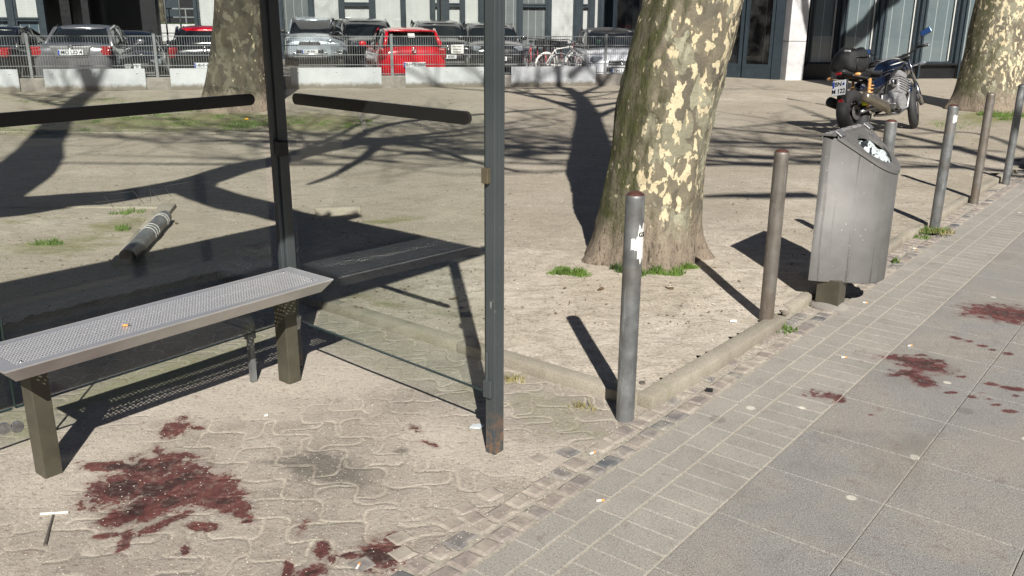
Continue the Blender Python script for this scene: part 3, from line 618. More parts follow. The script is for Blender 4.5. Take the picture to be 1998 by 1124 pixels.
# bag inside: crumpled sheet
bg = thing('rubbish_bag', 'pale blue crumpled plastic rubbish bag with black painted folds filling the opening of the litter bin', 'bag', (u0.x, u0.y, 0), -AZ)
vs = []; fs = []; nn = 26
for j in range(nn):
    for i in range(nn):
        u = i / (nn - 1) * 2 - 1; v = j / (nn - 1) * 2 - 1; rr = math.sqrt(max(0, 1 - .5 * v * v)); x = .200 + .104 * u * rr; y_ = .152 * v * math.sqrt(max(0, 1 - .5 * u * u))
        f_ = mnoise.noise(Vector((x * 22, y_ * 6, 0))) * .022 + mnoise.noise(Vector((x * 40, y_ * 30, 5))) * .01
        vs.append((x, y_, lidz(x) - .012 + f_ - .05 * (u * u + v * v)))
for j in range(nn - 1):
    for i in range(nn - 1): fs.append((j * nn + i, j * nn + i + 1, (j + 1) * nn + i + 1, (j + 1) * nn + i))
tb = NT('bag_film'); c = tb.mix(tb.ramp(tb.noise(11, 2, .5, dist=1.5, v=tb.mp((2.2, .8, 1))), [(.53, 0.), (.55, 1.)]), (.55, .62, .64), (.02, .025, .03)); tb.P(col=c, rough=.35, normal=tb.bump(tb.noise(26, 4, .6, dist=1.), .9, .03))  # black slits in the colour stand for the dark of the folds
vs = [(x, y, z + .03) for x, y, z in vs]
MB().add(vs, fs).build('bag_skin', tb.m, bg, True, thick=.002)

# ------------------------------------------------------------------ bus shelter
sh = thing('bus_shelter', 'dark steel and glass bus shelter with flat roof, posts and handrail bands', 'bus shelter', tuple(AB(2.42, -3.30)), -AZ)
SO = Vector(AB(2.42, -3.30))
def sl(a, b, z): return (b + 3.30, a - 2.42, z)            # local coords
fpA, fpB = 2.432, -2.030
mb = MB(); x, y_, _ = sl(fpA, fpB, 0)
mb.box((x + .003, y_ - .002, 1.18), (.046, .024, 2.42)); mb.box((x - .014, y_ + .020, 1.18), (.012, .020, 2.42)); mb.box((x + .017, y_ + .021, 1.18), (.018, .022, 2.42)); mb.box((x, y_ + .037, 1.18), (.050, .012, 2.42))
mb.build('front_post', MAT['paintdk'], sh, bevel=.003)
mb = MB(); x, y_, _ = sl(2.505, -3.335, 0); mb.box((x, y_, 1.18), (.07, .05, 2.42)); mb.box((x + .012, y_ - .036, 1.18), (.02, .02, 2.42)); mb.build('rear_post', MAT['paintdk'], sh, bevel=.003)
mb = MB(); mb.rbox((x + .06, y_ - .03, 1.06), (.03, .05, .07), .004); mb.build('post_clamp', MAT['black'], sh)
mb = MB(); x, y_, _ = sl(-.4, -3.335, 0); mb.box((x, y_, 1.18), (.07, .05, 2.42)); mb.build('rear_post', MAT['paintdk'], sh, bevel=.003)
mb = MB(); mb.box(((-3.34 - 1.71) / 2 + 3.3, .47 - 2.42 - .0, 2.46), (1.66, 3.96, .09)); rf = mb.build('roof', MAT['roofdk'], sh, bevel=.01)
mb = MB(); mb.box((-1.71 + 3.3 + .015, .47 - 2.42, 2.47), (.03, 4.0, .14)); mb.box((-3.36 + 3.3, .47 - 2.42, 2.47), (.03, 4.0, .14)); mb.build('fascia', MAT['paintdk'], rf)
def pane(p, q, z0, z1, th=.010):
    a = Vector(p); b = Vector(q); d = (b - a); L = d.length; rz = math.atan2(d.y, d.x); c = (a + b) / 2
    mb = MB(); mb.box((c.x, c.y, (z0 + z1) / 2), (L, th, z1 - z0), rz); o = mb.build('glass_pane', MAT['glass'], sh)
    mb = MB(); mb.box((c.x, c.y, z0 - .003), (L, th + .002, .004), rz); mb.box((b.x + d.x / L * .002, b.y + d.y / L * .002, (z0 + z1) / 2), (.003, th + .002, z1 - z0), rz); mb.build('pane_edge', MAT['edge'], o); return o, a, d.normalized(), L, rz
x0, y0, _ = sl(2.50, -3.245, 0); x1, y1, _ = sl(2.432, -2.060, 0)
o, a, d, L, rz = pane((x0, y0, 0), (x1, y1, 0), .25, 2.36)
def band(o, a, d, rz, s0, s1, zc, h=.048):
    mb = MB(); n = 8; pl = []
    for k in range(n + 1): an = PI / 2 + PI * k / n; pl.append((s0 + h / 2 + h / 2 * math.cos(an), h / 2 * math.sin(an)))
    for k in range(n + 1): an = -PI / 2 + PI * k / n; pl.append((s1 - h / 2 + h / 2 * math.cos(an), h / 2 * math.sin(an)))
    nn_ = Vector((-d.y, d.x, 0)); vs = []
    for off in (-.0075, .0075):
        for s_, z_ in pl: p = a + d * s_ + nn_ * off; vs.append((p.x, p.y, zc + z_))
    m = len(pl); mb.add(vs, [tuple(range(m)), tuple(range(m, 2 * m))[::-1]] + [(i, (i + 1) % m, m + (i + 1) % m, m + i) for i in range(m)])
    return mb.build('handrail_band', MAT['black'], o)
band(o, a, d, rz, .045, 1.115, 1.282)
x0, y0, _ = sl(2.395, -3.30, 0); x1, y1, _ = sl(1.225, -3.30, 0)
o, a, d, L, rz = pane((x0, y0, 0), (x1, y1, 0), .25, 2.36); band(o, a, d, rz, .03, 1.16, 1.282)
x0, y0, _ = sl(1.213, -3.30, 0); x1, y1, _ = sl(.0, -3.30, 0)
o, a, d, L, rz = pane((x0, y0, 0), (x1, y1, 0), .25, 2.36); band(o, a, d, rz, .01, 1.16, 1.282)
# scratches in the rear glass
mb = MB(); q0 = AB(2.42, -3.292); 
for (xa, ya), (xb, yb) in (((203, 382), (222, 406)), ((257, 370), (281, 398)), ((292, 364), (294, 393)), ((297, 371), (311, 390)), ((322, 366), (334, 384)), ((183, 396), (243, 388)), ((215, 378), (256, 374)), ((322, 363), (368, 355))):
    s0, za = PL(xa, ya, (q0.x, q0.y), (E1.x, E1.y)); s1, zb = PL(xb, yb, (q0.x, q0.y), (E1.x, E1.y)); mb.box((.0085, (s0 + s1) / 2, (za + zb) / 2), (.0006, math.hypot(s1 - s0, zb - za), .0018), rx=math.atan2(zb - za, s1 - s0))
mb.build('scratches', simple('scratch_white', (.40, .40, .36), .8), sh)
# glass clamps
mb = MB(); x, y_, _ = sl(2.425, -2.035, 0); mb.rbox((x - .004, y_ - .01, 1.09), (.03, .028, .055), .003); mb.build('clamp', simple('brass_clamp', (.12, .10, .065), .5, .3), sh)
mb = MB(); mb.rbox((x, y_ - .004, .27), (.04, .03, .07), .004); mb.tube([(x - .005, y_ - .01, .3), (x - .005, y_ - .01, .42)], .006); mb.build('clamp', MAT['paintdk'], sh)
mb = MB(); x, y_, _ = sl(2.46, -3.24, 0); mb.rbox((x, y_ - .01, .27), (.05, .04, .05), .004); mb.tube([(x, y_ - .03, .255), (x + .05, y_ - .03, .255)], .014, 10); mb.build('clamp', MAT['alu'], sh)
def stub(a_, b_, h, lab=False):
    mb = MB(); x, y_, _ = sl(a_, b_, 0); mb.box((x, y_, h * .38), (.024, .024, h * .78)); mb.rbox((x, y_, h - .035), (.034, .045, .08), .003); mb.tube([(x, y_, h), (x, y_, h + .006)], .016, 10)
    return mb.build('glass_support', MAT['galv'], sh)
p = G(494, 746); stub(p.dot(E1) + .01, p.dot(N1) - .01, .285)
mb = MB(); x, y_, _ = sl(1.205, -3.265, .24); mb.tube([(x, y_, .19), (x + .012, y_, .19)], .022, 14); mb.tube([(x, y_ - .045, .20), (x + .012, y_ - .045, .20)], .022, 14); mb.build('clamp', MAT['alu'], sh)

# ------------------------------------------------------------------ bench
zs = .52
aL, aR, bF, bB = 1.085, 2.462, -2.965, -3.262
be = thing('bench', 'perforated stainless steel bench seat on two square olive legs inside the bus shelter', 'bench', tuple(AB((aL + aR) / 2, (bF + bB) / 2)), -AZ)
Lh, Wh = (aR - aL) / 2, (bF - bB) / 2
tb = NT('perforated_steel'); o_ = tb.sep(tb.oc())
def cell(v, per, off=0.): return tb.M('MULTIPLY', tb.M('SUBTRACT', tb.M('FRACT', tb.M('ADD', tb.M('DIVIDE', v, per), off)), .5), per)
per = .019; row = tb.M('FLOOR', tb.M('DIVIDE', o_[1], per)); sh_ = tb.M('MULTIPLY', row, .5)
cx_ = cell(o_[0], per, sh_); cy_ = cell(o_[1], per); rr = tb.M('SQRT', tb.M('ADD', tb.M('MULTIPLY', cx_, cx_), tb.M('MULTIPLY', cy_, cy_)))
ins = tb.M('MULTIPLY', tb.M('LESS_THAN', tb.M('ABSOLUTE', o_[0]), Wh - .035), tb.M('LESS_THAN', tb.M('ABSOLUTE', o_[1]), Lh - .05))
hole = tb.M('MULTIPLY', tb.M('LESS_THAN', rr, .0050), ins)
ring = tb.M('MULTIPLY', tb.M('LESS_THAN', rr, .0075), ins)  # pale ring colour paints the glint on the hole chamfers
n = tb.noise(6, 5, .6, v=tb.mp((1, .3, 1)))
tb.P(col=tb.mix(ring, tb.mix(n, (.28, .285, .31), (.38, .385, .41)), (.85, .85, .86)), metal=.35, rough=tb.ramp(n, [(.3, .26), (.7, .38)]), alpha=tb.M('SUBTRACT', 1., hole), normal=tb.bump(ring, .6, .003)); MAT['perf'] = tb.m
MAT['steel'] = simple('brushed_steel', (.46, .45, .435), .34, .55, .12, 9)
mb = MB(); mb.box((0, 0, zs - .0005), (2 * Wh, 2 * Lh, .001)); mb.build('seat', MAT['perf'], be)
mb = MB(); i_ = .042; hh = .055
top = [(-Wh, -Lh), (Wh, -Lh), (Wh, Lh), (-Wh, Lh)]; bot = [(-Wh + .03, -Lh + i_), (Wh - .03, -Lh + i_), (Wh - .03, Lh - i_), (-Wh + .03, Lh - i_)]
def off(pl, d): return [(x + (d if x < 0 else -d), y + (d if y < 0 else -d)) for x, y in pl]
mb.loft([[(x, y, zs - .002) for x, y in off(top, .004)], [(x, y, zs + .001) for x, y in off(top, -.001)], [(x, y, zs - .004) for x, y in off(top, -.003)], [(x, y, zs - hh) for x, y in bot], [(x, y, zs - hh) for x, y in off(bot, .012)]], False)
mb.build('edge_rim', MAT['steel'], be, 'a')
for yy in (-Lh + .075, Lh - .075):
    for xx in (-Wh + .05, Wh - .05): mb = MB(); mb.ell((xx, yy, zs + .002), (.014, .014, .006), 10, 4); mb.build('screw', MAT['chrome'], be, True)
for aa, bb in ((1.262, -3.192), (2.383, -3.215)):
    mb = MB(); p = AB(aa, bb); q = Vector(be.location); dx = (p - q); lx = dx.dot(N1); ly = dx.dot(E1)
    mb.box((lx, ly, (zs - .03) / 2 - .01), (.082, .066, zs - .03 + .02)); mb.build('leg', MAT['olive'], be, bevel=.004)
mb = MB(); mb.box((-.02, 0, zs - .03), (.03, 2 * Lh - .1, .03)); mb.build('support_beam', MAT['olive'], be)

# ------------------------------------------------------------------ fence line
ft = math.atan(.193); FP = (-2.35, 19.86); FD = (math.cos(ft), math.sin(ft))
def fpt(s, off=0.): return (FP[0] + FD[0] * s - FD[1] * off, FP[1] + FD[1] * s + FD[0] * off)
posts = [-9.95, -7.443, -5.05, -2.57, -.26, 1.97, 4.49, 6.95]
fe = thing('mesh_fence', 'grey double bar mesh fence on thin posts in front of the car park', 'fence', (fpt(0)[0], fpt(0)[1], 0), ft)
for s_ in posts:
    mb = MB(); mb.rbox((s_, -.02, .72), (.058, .04, .86), .004); mb.box((s_, -.02, 1.155), (.066, .048, .012))
    mb.build('post', MAT['zinc'], fe)
for s0, s1 in zip(posts[:-1], posts[1:]):
    mb = MB(); x = s0 + .03
    while x < s1: mb.box((x, .01, .72), (.006, .006, .80)); x += .05
    for z_ in (.335, .53, .735, .925, 1.115): mb.box(((s0 + s1) / 2, .003, z_), (s1 - s0, .008, .014)); mb.box(((s0 + s1) / 2, .017, z_), (s1 - s0, .008, .014))
    mb.build('mesh_panel', MAT['zinc'], fe)
mb = MB(); mb.rbox((.0 + 1.15, -.035, .85), (.27, .006, .185), .002); sg = mb.build('notice', MAT['white'], fe)
for k, w_ in enumerate(('Fahrräder', 'anlehnen', 'verboten')): text(w_, .052, MAT['dark'], sg, (1.15, -.041, .905 - k * .055), (PI / 2, 0, 0))
bgp = 'pale boards leaning along the low wall under the fence'
boards = [(-9.6, -7.66, 'leftmost pale board at the picture edge, partly cut off'), (-7.19, -5.27, 'long dirty white board below the silver saloon, crossed by a trunk shadow'), (-4.79, -2.86, 'pale board left of the left tree trunk, half hidden behind it'), (-2.385, -.50, 'pale board below the white people carrier, seen through the shelter side glass'), (.01, 1.80, 'pale board directly below the red hatchback number plate'), (2.32, 4.24, 'pale grey board with screw heads below the parked bicycles')]
for i, (s0, s1, lb) in enumerate(boards):
    x, y_ = fpt((s0 + s1) / 2, -.13); t = thing('wall_board', lb, 'board', (x, y_, ZP), ft + R(random.uniform(-.4, .4)), bgp)
    mb = MB(); mb.rbox((0, 0, .215), (s1 - s0, .03, .43), .004); mb.build('panel', MAT['board'], t)
    mb = MB()
    for fx_ in (-.42, .0, .42): mb.ell((fx_ * (s1 - s0), -.017, .34), (.035, .01, .03), 10, 5)
    mb.build('screw_head', MAT['alu'], t, True)
lw = thing('low_wall', 'low weathered concrete wall carrying the mesh fence', 'wall', (fpt(0)[0], fpt(0)[1], 0), ft)
mb = MB(); mb.rbox((-1.5, 0, .12), (17.2, .2, .36), .02); mb.build('wall_body', MAT['pier'], lw)

# ------------------------------------------------------------------ trees
def trunk_mesh(path, rad, seg=48, flare=None, seed=0., rough=.02, step=.05, fine=0.):
    """path: list of Vector, rad: list ; dense loft with bumps, root flare lobes near the ground"""
    P_ = []; Rr = []
    for i in range(len(path) - 1):
        L = (path[i + 1] - path[i]).length; n = max(1, int(L / step))
        for k in range(n): f = k / n; P_.append(path[i].lerp(path[i + 1], f)); Rr.append(rad[i] * (1 - f) + rad[i + 1] * f)
    P_.append(path[-1]); Rr.append(rad[-1])
    for _ in range(4):
        P_ = [P_[0]] + [(P_[i - 1] + P_[i] * 2 + P_[i + 1]) / 4 for i in range(1, len(P_) - 1)] + [P_[-1]]
        Rr = [Rr[0]] + [(Rr[i - 1] + Rr[i] * 2 + Rr[i + 1]) / 4 for i in range(1, len(Rr) - 1)] + [Rr[-1]]
    rings = []
    for p, r in zip(P_, Rr):
        ring = []
        for k in range(seg):
            a = 2 * PI * k / seg; h = p.z - path[0].z; q = r * (1 + rough * 3 * mnoise.fractal(Vector((math.cos(a) * 1.2, math.sin(a) * 1.2, p.z * .9 + seed)), .8, 2, 3) + rough * mnoise.noise(Vector((math.cos(a) * 5, math.sin(a) * 5, p.z * 3 + seed))))
            if fine: q += fine * mnoise.fractal(Vector((p.x + r * math.cos(a), p.y + r * math.sin(a), p.z * .6)) * 11, .6, 2, 3)
            if flare:
                e = math.exp(-h / flare[1]); lobe = (.55 + .9 * max(0, math.cos(a * flare[2] + flare[3])) ** 1.5 + .5 * mnoise.noise(Vector((a * 2., seed, 1)))); q += flare[0] * e * lobe
            ring.append((p.x + q * math.cos(a), p.y + q * math.sin(a), p.z))
        rings.append(ring)
    mb = MB(); mb.loft(rings, True); return mb
def limb(mb, pts, rad, seg=9):
    out = []; rr = []
    for i in range(len(pts) - 1):
        for k in range(5): f = k / 5; out.append(pts[i].lerp(pts[i + 1], f)); rr.append(rad[i] * (1 - f) + rad[i + 1] * f)
    out.append(pts[-1]); rr.append(rad[-1])
    for _ in range(3): out = [out[0]] + [(out[i - 1] + out[i] * 2 + out[i + 1]) / 4 for i in range(1, len(out) - 1)] + [out[-1]]
    out = [out[0]] + [p + Vector((mnoise.noise(p * 1.3), mnoise.noise(p * 1.3 + Vector((5, 0, 0))), mnoise.noise(p * 1.3 + Vector((0, 7, 0))))) * min(.12, rr[i + 1] * .9) for i, p in enumerate(out[1:])]
    mb.tube(out, rr, seg); return out, rr
def grow(mb, p, d, L, r, depth, rnd, up=.25, mn=.012):
    pts = [p]; n = 4; dd_ = d.normalized(); rs = [r]
    for i in range(n):
        dd_ = (dd_ + Vector((rnd.uniform(-1, 1), rnd.uniform(-1, 1), rnd.uniform(-.6, 1) + up)) * .22).normalized(); pts.append(pts[-1] + dd_ * L / n); rs.append(max(mn * .6, r * (1 - .72 * (i + 1) / n)))
    mb.tube(pts, rs, 6 if r > .05 else 4, False)
    if depth > 0:
        for k in range(rnd.choice((3, 4, 4))):
            i = rnd.randint(1, n); q = pts[i]; ax = Vector((rnd.uniform(-1, 1), rnd.uniform(-1, 1), rnd.uniform(-.4, 1))).normalized()
            nd = (dd_ * .6 + ax * .85).normalized(); grow(mb, q, nd, L * rnd.uniform(.5, .75), max(mn, rs[i] * rnd.uniform(.6, .85)), depth - 1, rnd, up, mn)
def shp(x, y, Y0, z=ZP):                 # limb position whose shadow falls on a measured ground point
    g = G(x, y, z); k = (g.y - Y0) / SUN.y
    return Vector((g.x - SUN.x * k, Y0, z - SUN.z * k))
rnd = random.Random(5)
# T1 main plane tree
t1 = thing('plane_tree', 'leaning plane tree with mottled cream and grey bark beside the front bollard', 'tree', (.92, 5.95, 0))
pa = [Vector(v) for v in ((.90, 5.97, -.02), (.905, 5.96, .14), (.92, 5.95, .39), (.955, 5.95, .74), (1.005, 5.95, 1.08), (1.075, 5.95, 1.4), (1.14, 5.95, 1.72), (1.27, 5.95, 2.6), (1.75, 5.95, 4.6), (2.25, 5.95, 6.6), (2.75, 5.98, 9.0), (2.95, 6.0, 11.))]
ra = [.36, .345, .325, .318, .33, .322, .305, .31, .25, .21, .16, .12]
mb = trunk_mesh(pa, ra, 150, (.135, .15, 5, .8), 1., .022, .03, .010); mb.build('trunk', MAT['bark'], t1, True, origin=(.92, 5.95, 0))
mb = MB()
def sl_limb(pix, Y0, rad): return [shp(x, y, Y0) for x, y in pix], rad
for pix, rad in (([(1147, 222), (1100, 207), (1040, 185), (1000, 173)], [.09, .08, .06, .04]), ([(1150, 235), (1200, 210), (1290, 200), (1330, 190)], [.09, .07, .05, .03])):
    p, r = sl_limb(pix, 5.95, rad); limb(mb, p, r, 8)
for k in range(9):
    z_ = 7.5 + k * .5; q = pa[8].lerp(pa[11], (z_ - 4.6) / 6.4); an = k * 2.4; grow(mb, q, Vector((math.cos(an), math.sin(an), .7)), rnd.uniform(3, 5), .10, 3, rnd)
mb.build('crown', MAT['bark_left'], t1, True, origin=(.92, 5.95, 0))
# T2 left back tree
t2 = thing('plane_tree', 'thick olive brown plane tree behind the shelter, crossed by an arched shadow', 'tree', (-4.59, 15.2, 0))
pa = [Vector(v) for v in ((-4.60, 15.2, 0), (-4.58, 15.2, .25), (-4.53, 15.2, .6), (-4.47, 15.2, 1.2), (-4.42, 15.2, 1.8), (-4.38, 15.2, 3.0), (-4.3, 15.2, 6), (-4.2, 15.2, 10))]
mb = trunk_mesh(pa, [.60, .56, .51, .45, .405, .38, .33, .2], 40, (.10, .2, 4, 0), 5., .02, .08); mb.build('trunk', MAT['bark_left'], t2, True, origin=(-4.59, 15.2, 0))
mb = MB()
for k in range(10): z_ = 5.5 + k * .5; q = pa[6] + Vector((.025 * (z_ - 6), 0, z_ - 6)); an = k * 2.4; grow(mb, q, Vector((math.cos(an), math.sin(an), .6)), rnd.uniform(3, 5.5), .13, 3, rnd)
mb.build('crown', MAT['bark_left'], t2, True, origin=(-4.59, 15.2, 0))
# T3 right back tree
t3 = thing('plane_tree', 'big pale patchy plane tree at the right edge behind the last bollards', 'tree', (8.29, 15.9, 0))
pa = [Vector(v) for v in ((8.29, 15.9, 0), (8.29, 15.9, .3), (8.28, 15.9, .6), (8.28, 15.9, 1.4), (8.29, 15.9, 2.), (8.32, 15.9, 4), (8.48, 15.9, 6.2), (8.75, 15.9, 8.0))]
mb = trunk_mesh(pa, [.58, .545, .52, .48, .45, .44, .43, .36], 60, (.12, .25, 4, 1), 9., .02, .08); mb.build('trunk', MAT['bark_right'], t3, True, origin=(8.29, 15.9, 0))
mb = MB()
for pts, rad in (([(8.45, 15.9, 6.0), (8.05, 15.9, 6.6), (7.75, 15.9, 7.6)], [.13, .12, .1]), ([(8.55, 15.9, 6.9), (8.1, 15.9, 7.5), (7.75, 15.9, 8.2), (7.2, 15.9, 10)], [.15, .12, .11, .08]), ([(8.75, 15.9, 7.9), (9.0, 15.9, 9), (9.2, 15.9, 10), (9.4, 15.9, 12)], [.33, .27, .18, .08]), ([(8.4, 15.9, 5.7), (8.95, 15.8, 6.5), (9.7, 15.7, 7.3), (11.2, 15.5, 9.0)], [.24, .21, .19, .1])):
    limb(mb, [Vector(p) for p in pts], rad, 10)
for k in range(12): an = k * 2.1; grow(mb, Vector((8.1 + math.cos(an) * .8, 15.9 + math.sin(an) * .3, 8 + k * .25)), Vector((math.cos(an), math.sin(an), .7)), rnd.uniform(3, 5), .09, 3, rnd)
mb.build('crown', MAT['bark_right'], t3, True, origin=(8.29, 15.9, 0))
# T4: tree standing just outside the left edge; its limbs throw the big shadows on the earth
t4 = thing('plane_tree', 'plane tree standing outside the left edge behind the shelter, only its shadow seen', 'tree', (-3.95, 3.5, 0))
pa = [Vector((-3.85, 3.5, 0)), Vector((-3.9, 3.5, 1.2)), Vector((-4.0, 3.5, 2.2)), Vector((-4.1, 3.5, 3.1)), Vector((-4.22, 3.5, 3.9)), Vector((-4.4, 3.5, 4.8)), Vector((-4.85, 3.5, 6.0)), Vector((-5.5, 3.5, 7.85)), Vector((-6.3, 3.5, 10.4)), Vector((-6.9, 3.5, 13))]
mb = trunk_mesh(pa, [.5, .42, .40, .40, .37, .33, .25, .21, .19, .15], 24, (.1, .3, 4, 0), 3., .03, .15); mb.build('trunk', MAT['bark_left'], t4, True, origin=(-3.95, 3.5, 0))
mb = MB()
for pix, rad in (([(-160, 392), (-40, 402), (40, 405), (120, 398), (220, 386), (300, 372), (400, 352), (480, 328), (560, 308), (640, 289), (705, 271)], [.3, .28, .26, .22, .20, .20, .22, .21, .19, .17, .15]),
                 ([(705, 271), (760, 274), (840, 290), (935, 318), (1010, 335)], [.10, .08, .06, .05, .03]),
                 ([(385, 360), (440, 392), (520, 415), (570, 424), (640, 430), (700, 418)], [.19, .19, .16, .14, .09, .05]),
                 ([(745, 272), (700, 315), (650, 345), (600, 360)], [.10, .06, .05, .03]), ([(660, 285), (760, 240), (900, 225), (1080, 212)], [.10, .08, .07, .04])):
    limb(mb, [shp(x, y, 3.5) for x, y in pix], rad, 10)
pts = [shp(x, y, 3.5) for x, y in ((225, 185), (250, 175))]
for q, an in ((Vector((-5.9, 3.5, 9.3)), 2.8), (Vector((-6.6, 3.5, 11.8)), 1.), (Vector((-6.3, 3.5, 10.6)), 4.), (Vector((-1.2, 3.5, 6.1)), .5), (Vector((-.9, 3.5, 6.2)), 5.5), (Vector((-1.9, 3.5, 4.9)), 1.2)): grow(mb, q, Vector((math.cos(an), math.sin(an) * .5, .5)), 3.2, .07, 3, rnd)
mb.build('crown', MAT['bark_left'], t4, True, origin=(-3.95, 3.5, 0))
# T5: tree outside the right edge behind the camera; soft twig shadows
t5 = thing('plane_tree', 'plane tree outside the right edge of the picture, known by its fine twig shadows', 'tree', (8.6, -1.2, 0))
pa = [Vector((8.6, -1.2, 0)), Vector((8.5, -1.2, 3)), Vector((8.0, -1.2, 6)), Vector((7.4, -1.2, 9))]
mb = trunk_mesh(pa, [.5, .4, .33, .25], 20, (.1, .3, 4, 0), 3., .03, .3); mb.build('trunk', MAT['bark_left'], t5, True, origin=(8.6, -1.2, 0))
mb = MB()
for pix, rad in (([(1590, 380), (1480, 384), (1420, 382), (1370, 384)], [.10, .085, .06, .04]), ([(2050, 335), (1990, 320), (1850, 285), (1750, 262), (1640, 240), (1540, 205)], [.14, .12, .11, .09, .06, .03]), ([(1850, 262), (1700, 232), (1560, 238), (1420, 250)], [.07, .06, .05, .03]), ([(2020, 300), (1900, 255), (1780, 262)], [.06, .05, .03])):
    limb(mb, [shp(x, y, -1.2) for x, y in pix], rad, 8)
for k in range(40):
    q = Vector((rnd.uniform(-1., 8.5), -1.2 + rnd.uniform(-1, 1), rnd.uniform(6.3, 10.5))); q.z = max(q.z, 9.3) if -1.5 < q.x < 6.5 else q.z; an = PI + rnd.uniform(-.7, .7); grow(mb, q, Vector((math.cos(an), math.sin(an) * .5, rnd.uniform(-.1, .4))), rnd.uniform(2.5, 4), rnd.uniform(.035, .07), 2, rnd, .1, .012)
mb.build('crown', MAT['bark_left'], t5, True, origin=(8.6, -1.2, 0))

# ------------------------------------------------------------------ buildings
def wall_frame(P0, name, label):
    return thing(name, label, 'building', (P0[0], P0[1], -.22), ft)
def window(par, s0, s1, z0, z1, blind, bar=None, depth=.16, label=None):
    w = MB(); fw_ = .06; zc = (z0 + z1) / 2 + .22; sc = (s0 + s1) / 2; W = s1 - s0; Hh = z1 - z0
    w.box((s0 + fw_ / 2, 0, zc), (fw_, .07, Hh)); w.box((s1 - fw_ / 2, 0, zc), (fw_, .07, Hh)); w.box((sc, 0, z0 + .22 + fw_ / 2), (W - 2 * fw_, .068, fw_)); w.box((sc, 0, z1 + .22 - fw_ / 2), (W - 2 * fw_, .068, fw_))
    if bar: w.box((sc, -.01, bar + .22), (W - 2 * fw_, .08, .14)); w.box((sc, -.06, bar + .22 + .03), (W - 2 * fw_, .03, .03))
    f = w.build('window', MAT['frame'], par)
    g = MB(); g.box((sc, .02, zc), (W - 2 * fw_, .012, Hh - 2 * fw_)); g.build('pane', MAT['winglass'], f)
    b = MB(); b.box((sc, .12, zc), (W - .02, .02, Hh - .02)); b.build('blind', blind, f); return f
CP = (0., 38.)
def cs(x, y=50): return PL(x, y, CP, FD)[0]
cb = wall_frame(CP, 'office_building', 'long office building behind the car park with tall windows and white blinds')
zt = 4.2
wins = [(552, 606, 'blindd', 0, 0), (612, 665, 'blind', 0, 0), (671, 724, 'blind', 1, 0), (731, 785, 'blind', 0, 0), (790, 842, 'blind', 0, 0), (847, 856, 'blind', 1, 0), (870, 900, 'blind', 1, 0), (905, 936, 'blind', 0, 0), (942, 972, 'blind', 0, 0), (978, 1011, 'blindd', 0, 0), (1017, 1067, 'blindd', 1, 0), (1073, 1121, 'blind', 0, 0), (1134, 1149, 'blind', 1, 0), (1157, 1169, 'blind', 0, 0), (1176, 1186, 'blindb', 1, 0), (1196, 1209, 'blindd', 1, 0), (1216, 1232, 'blindd', 1, 0), (1240, 1290, 'blindd', 1, 0), (1300, 1360, 'blindd', 0, 0)]
edges = []
for x0, x1, bl, bar, _ in wins:
    s0, s1 = cs(x0), cs(x1); window(cb, s0, s1, .12, zt, MAT[bl], 1.86 if bar else None); edges.append((s0, s1))
mb = MB(); prev = cs(546)
for s0, s1 in edges + [(cs(1420), 0)]:
    if s0 - prev > .01: mb.box(((s0 + prev) / 2, .03, (zt + .4) / 2), (s0 - prev, .22, zt + .4))
    prev = s1
S0, S1 = cs(546), cs(1420)
mb.box(((S0 + S1) / 2, .035, .165), (S1 - S0, .2, .33)); mb.build('facade_frame', MAT['frame'], cb)
mb = MB(); mb.box(((S0 + S1) / 2, 4.2, zt + 3.4), (S1 - S0, 8.4, 6.)); mb.build('upper_storeys', MAT['conc'], cb)
mb = MB(); mb.box(((S0 + S1) / 2, 4.4, zt / 2), (S1 - S0 - .1, 8, zt)); mb.build('interior', MAT['dark'], cb)
for px_ in (862,):
    mb = MB(); mb.box((cs(px_), -1.2, 2.3), (.30, .30, 4.6)); mb.build('column', MAT['frame'], cb)
# left wing with the open passage under it
lb = wall_frame(CP, 'office_wing', 'dark office wing on columns at the top left, with an open passage under it')
le = [(-60, 20), (32, 80)]
for x0, x1 in le:
    window(lb, cs(x0), cs(x1), 1.25, zt, MAT['blind'], None); window(lb, cs(x0), cs(x1), -.2, 1.23, MAT['blindshade'], None)  # lower window carries the shadow as a darker blind colour
mb = MB()
for x0, x1 in ((-70, -60), (20, 32), (80, 92)): mb.box(((cs(x0) + cs(x1)) / 2, .03, zt / 2 + .1), (cs(x1) - cs(x0) - .01, .24, zt + .2))
mb.build('facade_frame', MAT['frame'], lb)
window(lb, cs(388), cs(440), -.2, zt, MAT['blind']); window(lb, cs(446), cs(540), -.2, zt, MAT['blind'])
mb = MB(); mb.box((cs(384), .03, zt / 2), (.12, .24, zt)); mb.box((cs(443), .03, zt / 2), (.1, .24, zt)); mb.build('facade_frame', MAT['frame'], lb)
mb = MB(); mb.box(((cs(-80) + cs(546)) / 2, 4.6, zt + .9), (cs(546) - cs(-80), 9, 1.4)); mb.build('upper_storeys', MAT['dark'], lb)
mb = MB(); mb.box(((cs(-80) + cs(88)) / 2, 4.6, zt / 2), (cs(88) - cs(-80) - .2, 8.6, zt)); mb.box(((cs(384) + cs(546)) / 2, 4.6, zt / 2), (cs(546) - cs(384) - .2, 8.6, zt)); mb.box(((cs(92) + cs(240)) / 2 + .2, 6.5, 1.55), (cs(240) - cs(92) - .6, 4., 3.1)); mb.build('interior', MAT['dark'], lb)
for x_, w_ in ((110, .35), (150, .25), (279, .56)):
    mb = MB(); mb.box((cs(x_), 1.6, zt / 2), (w_, w_, zt)); mb.build('column', MAT['dark'], lb)
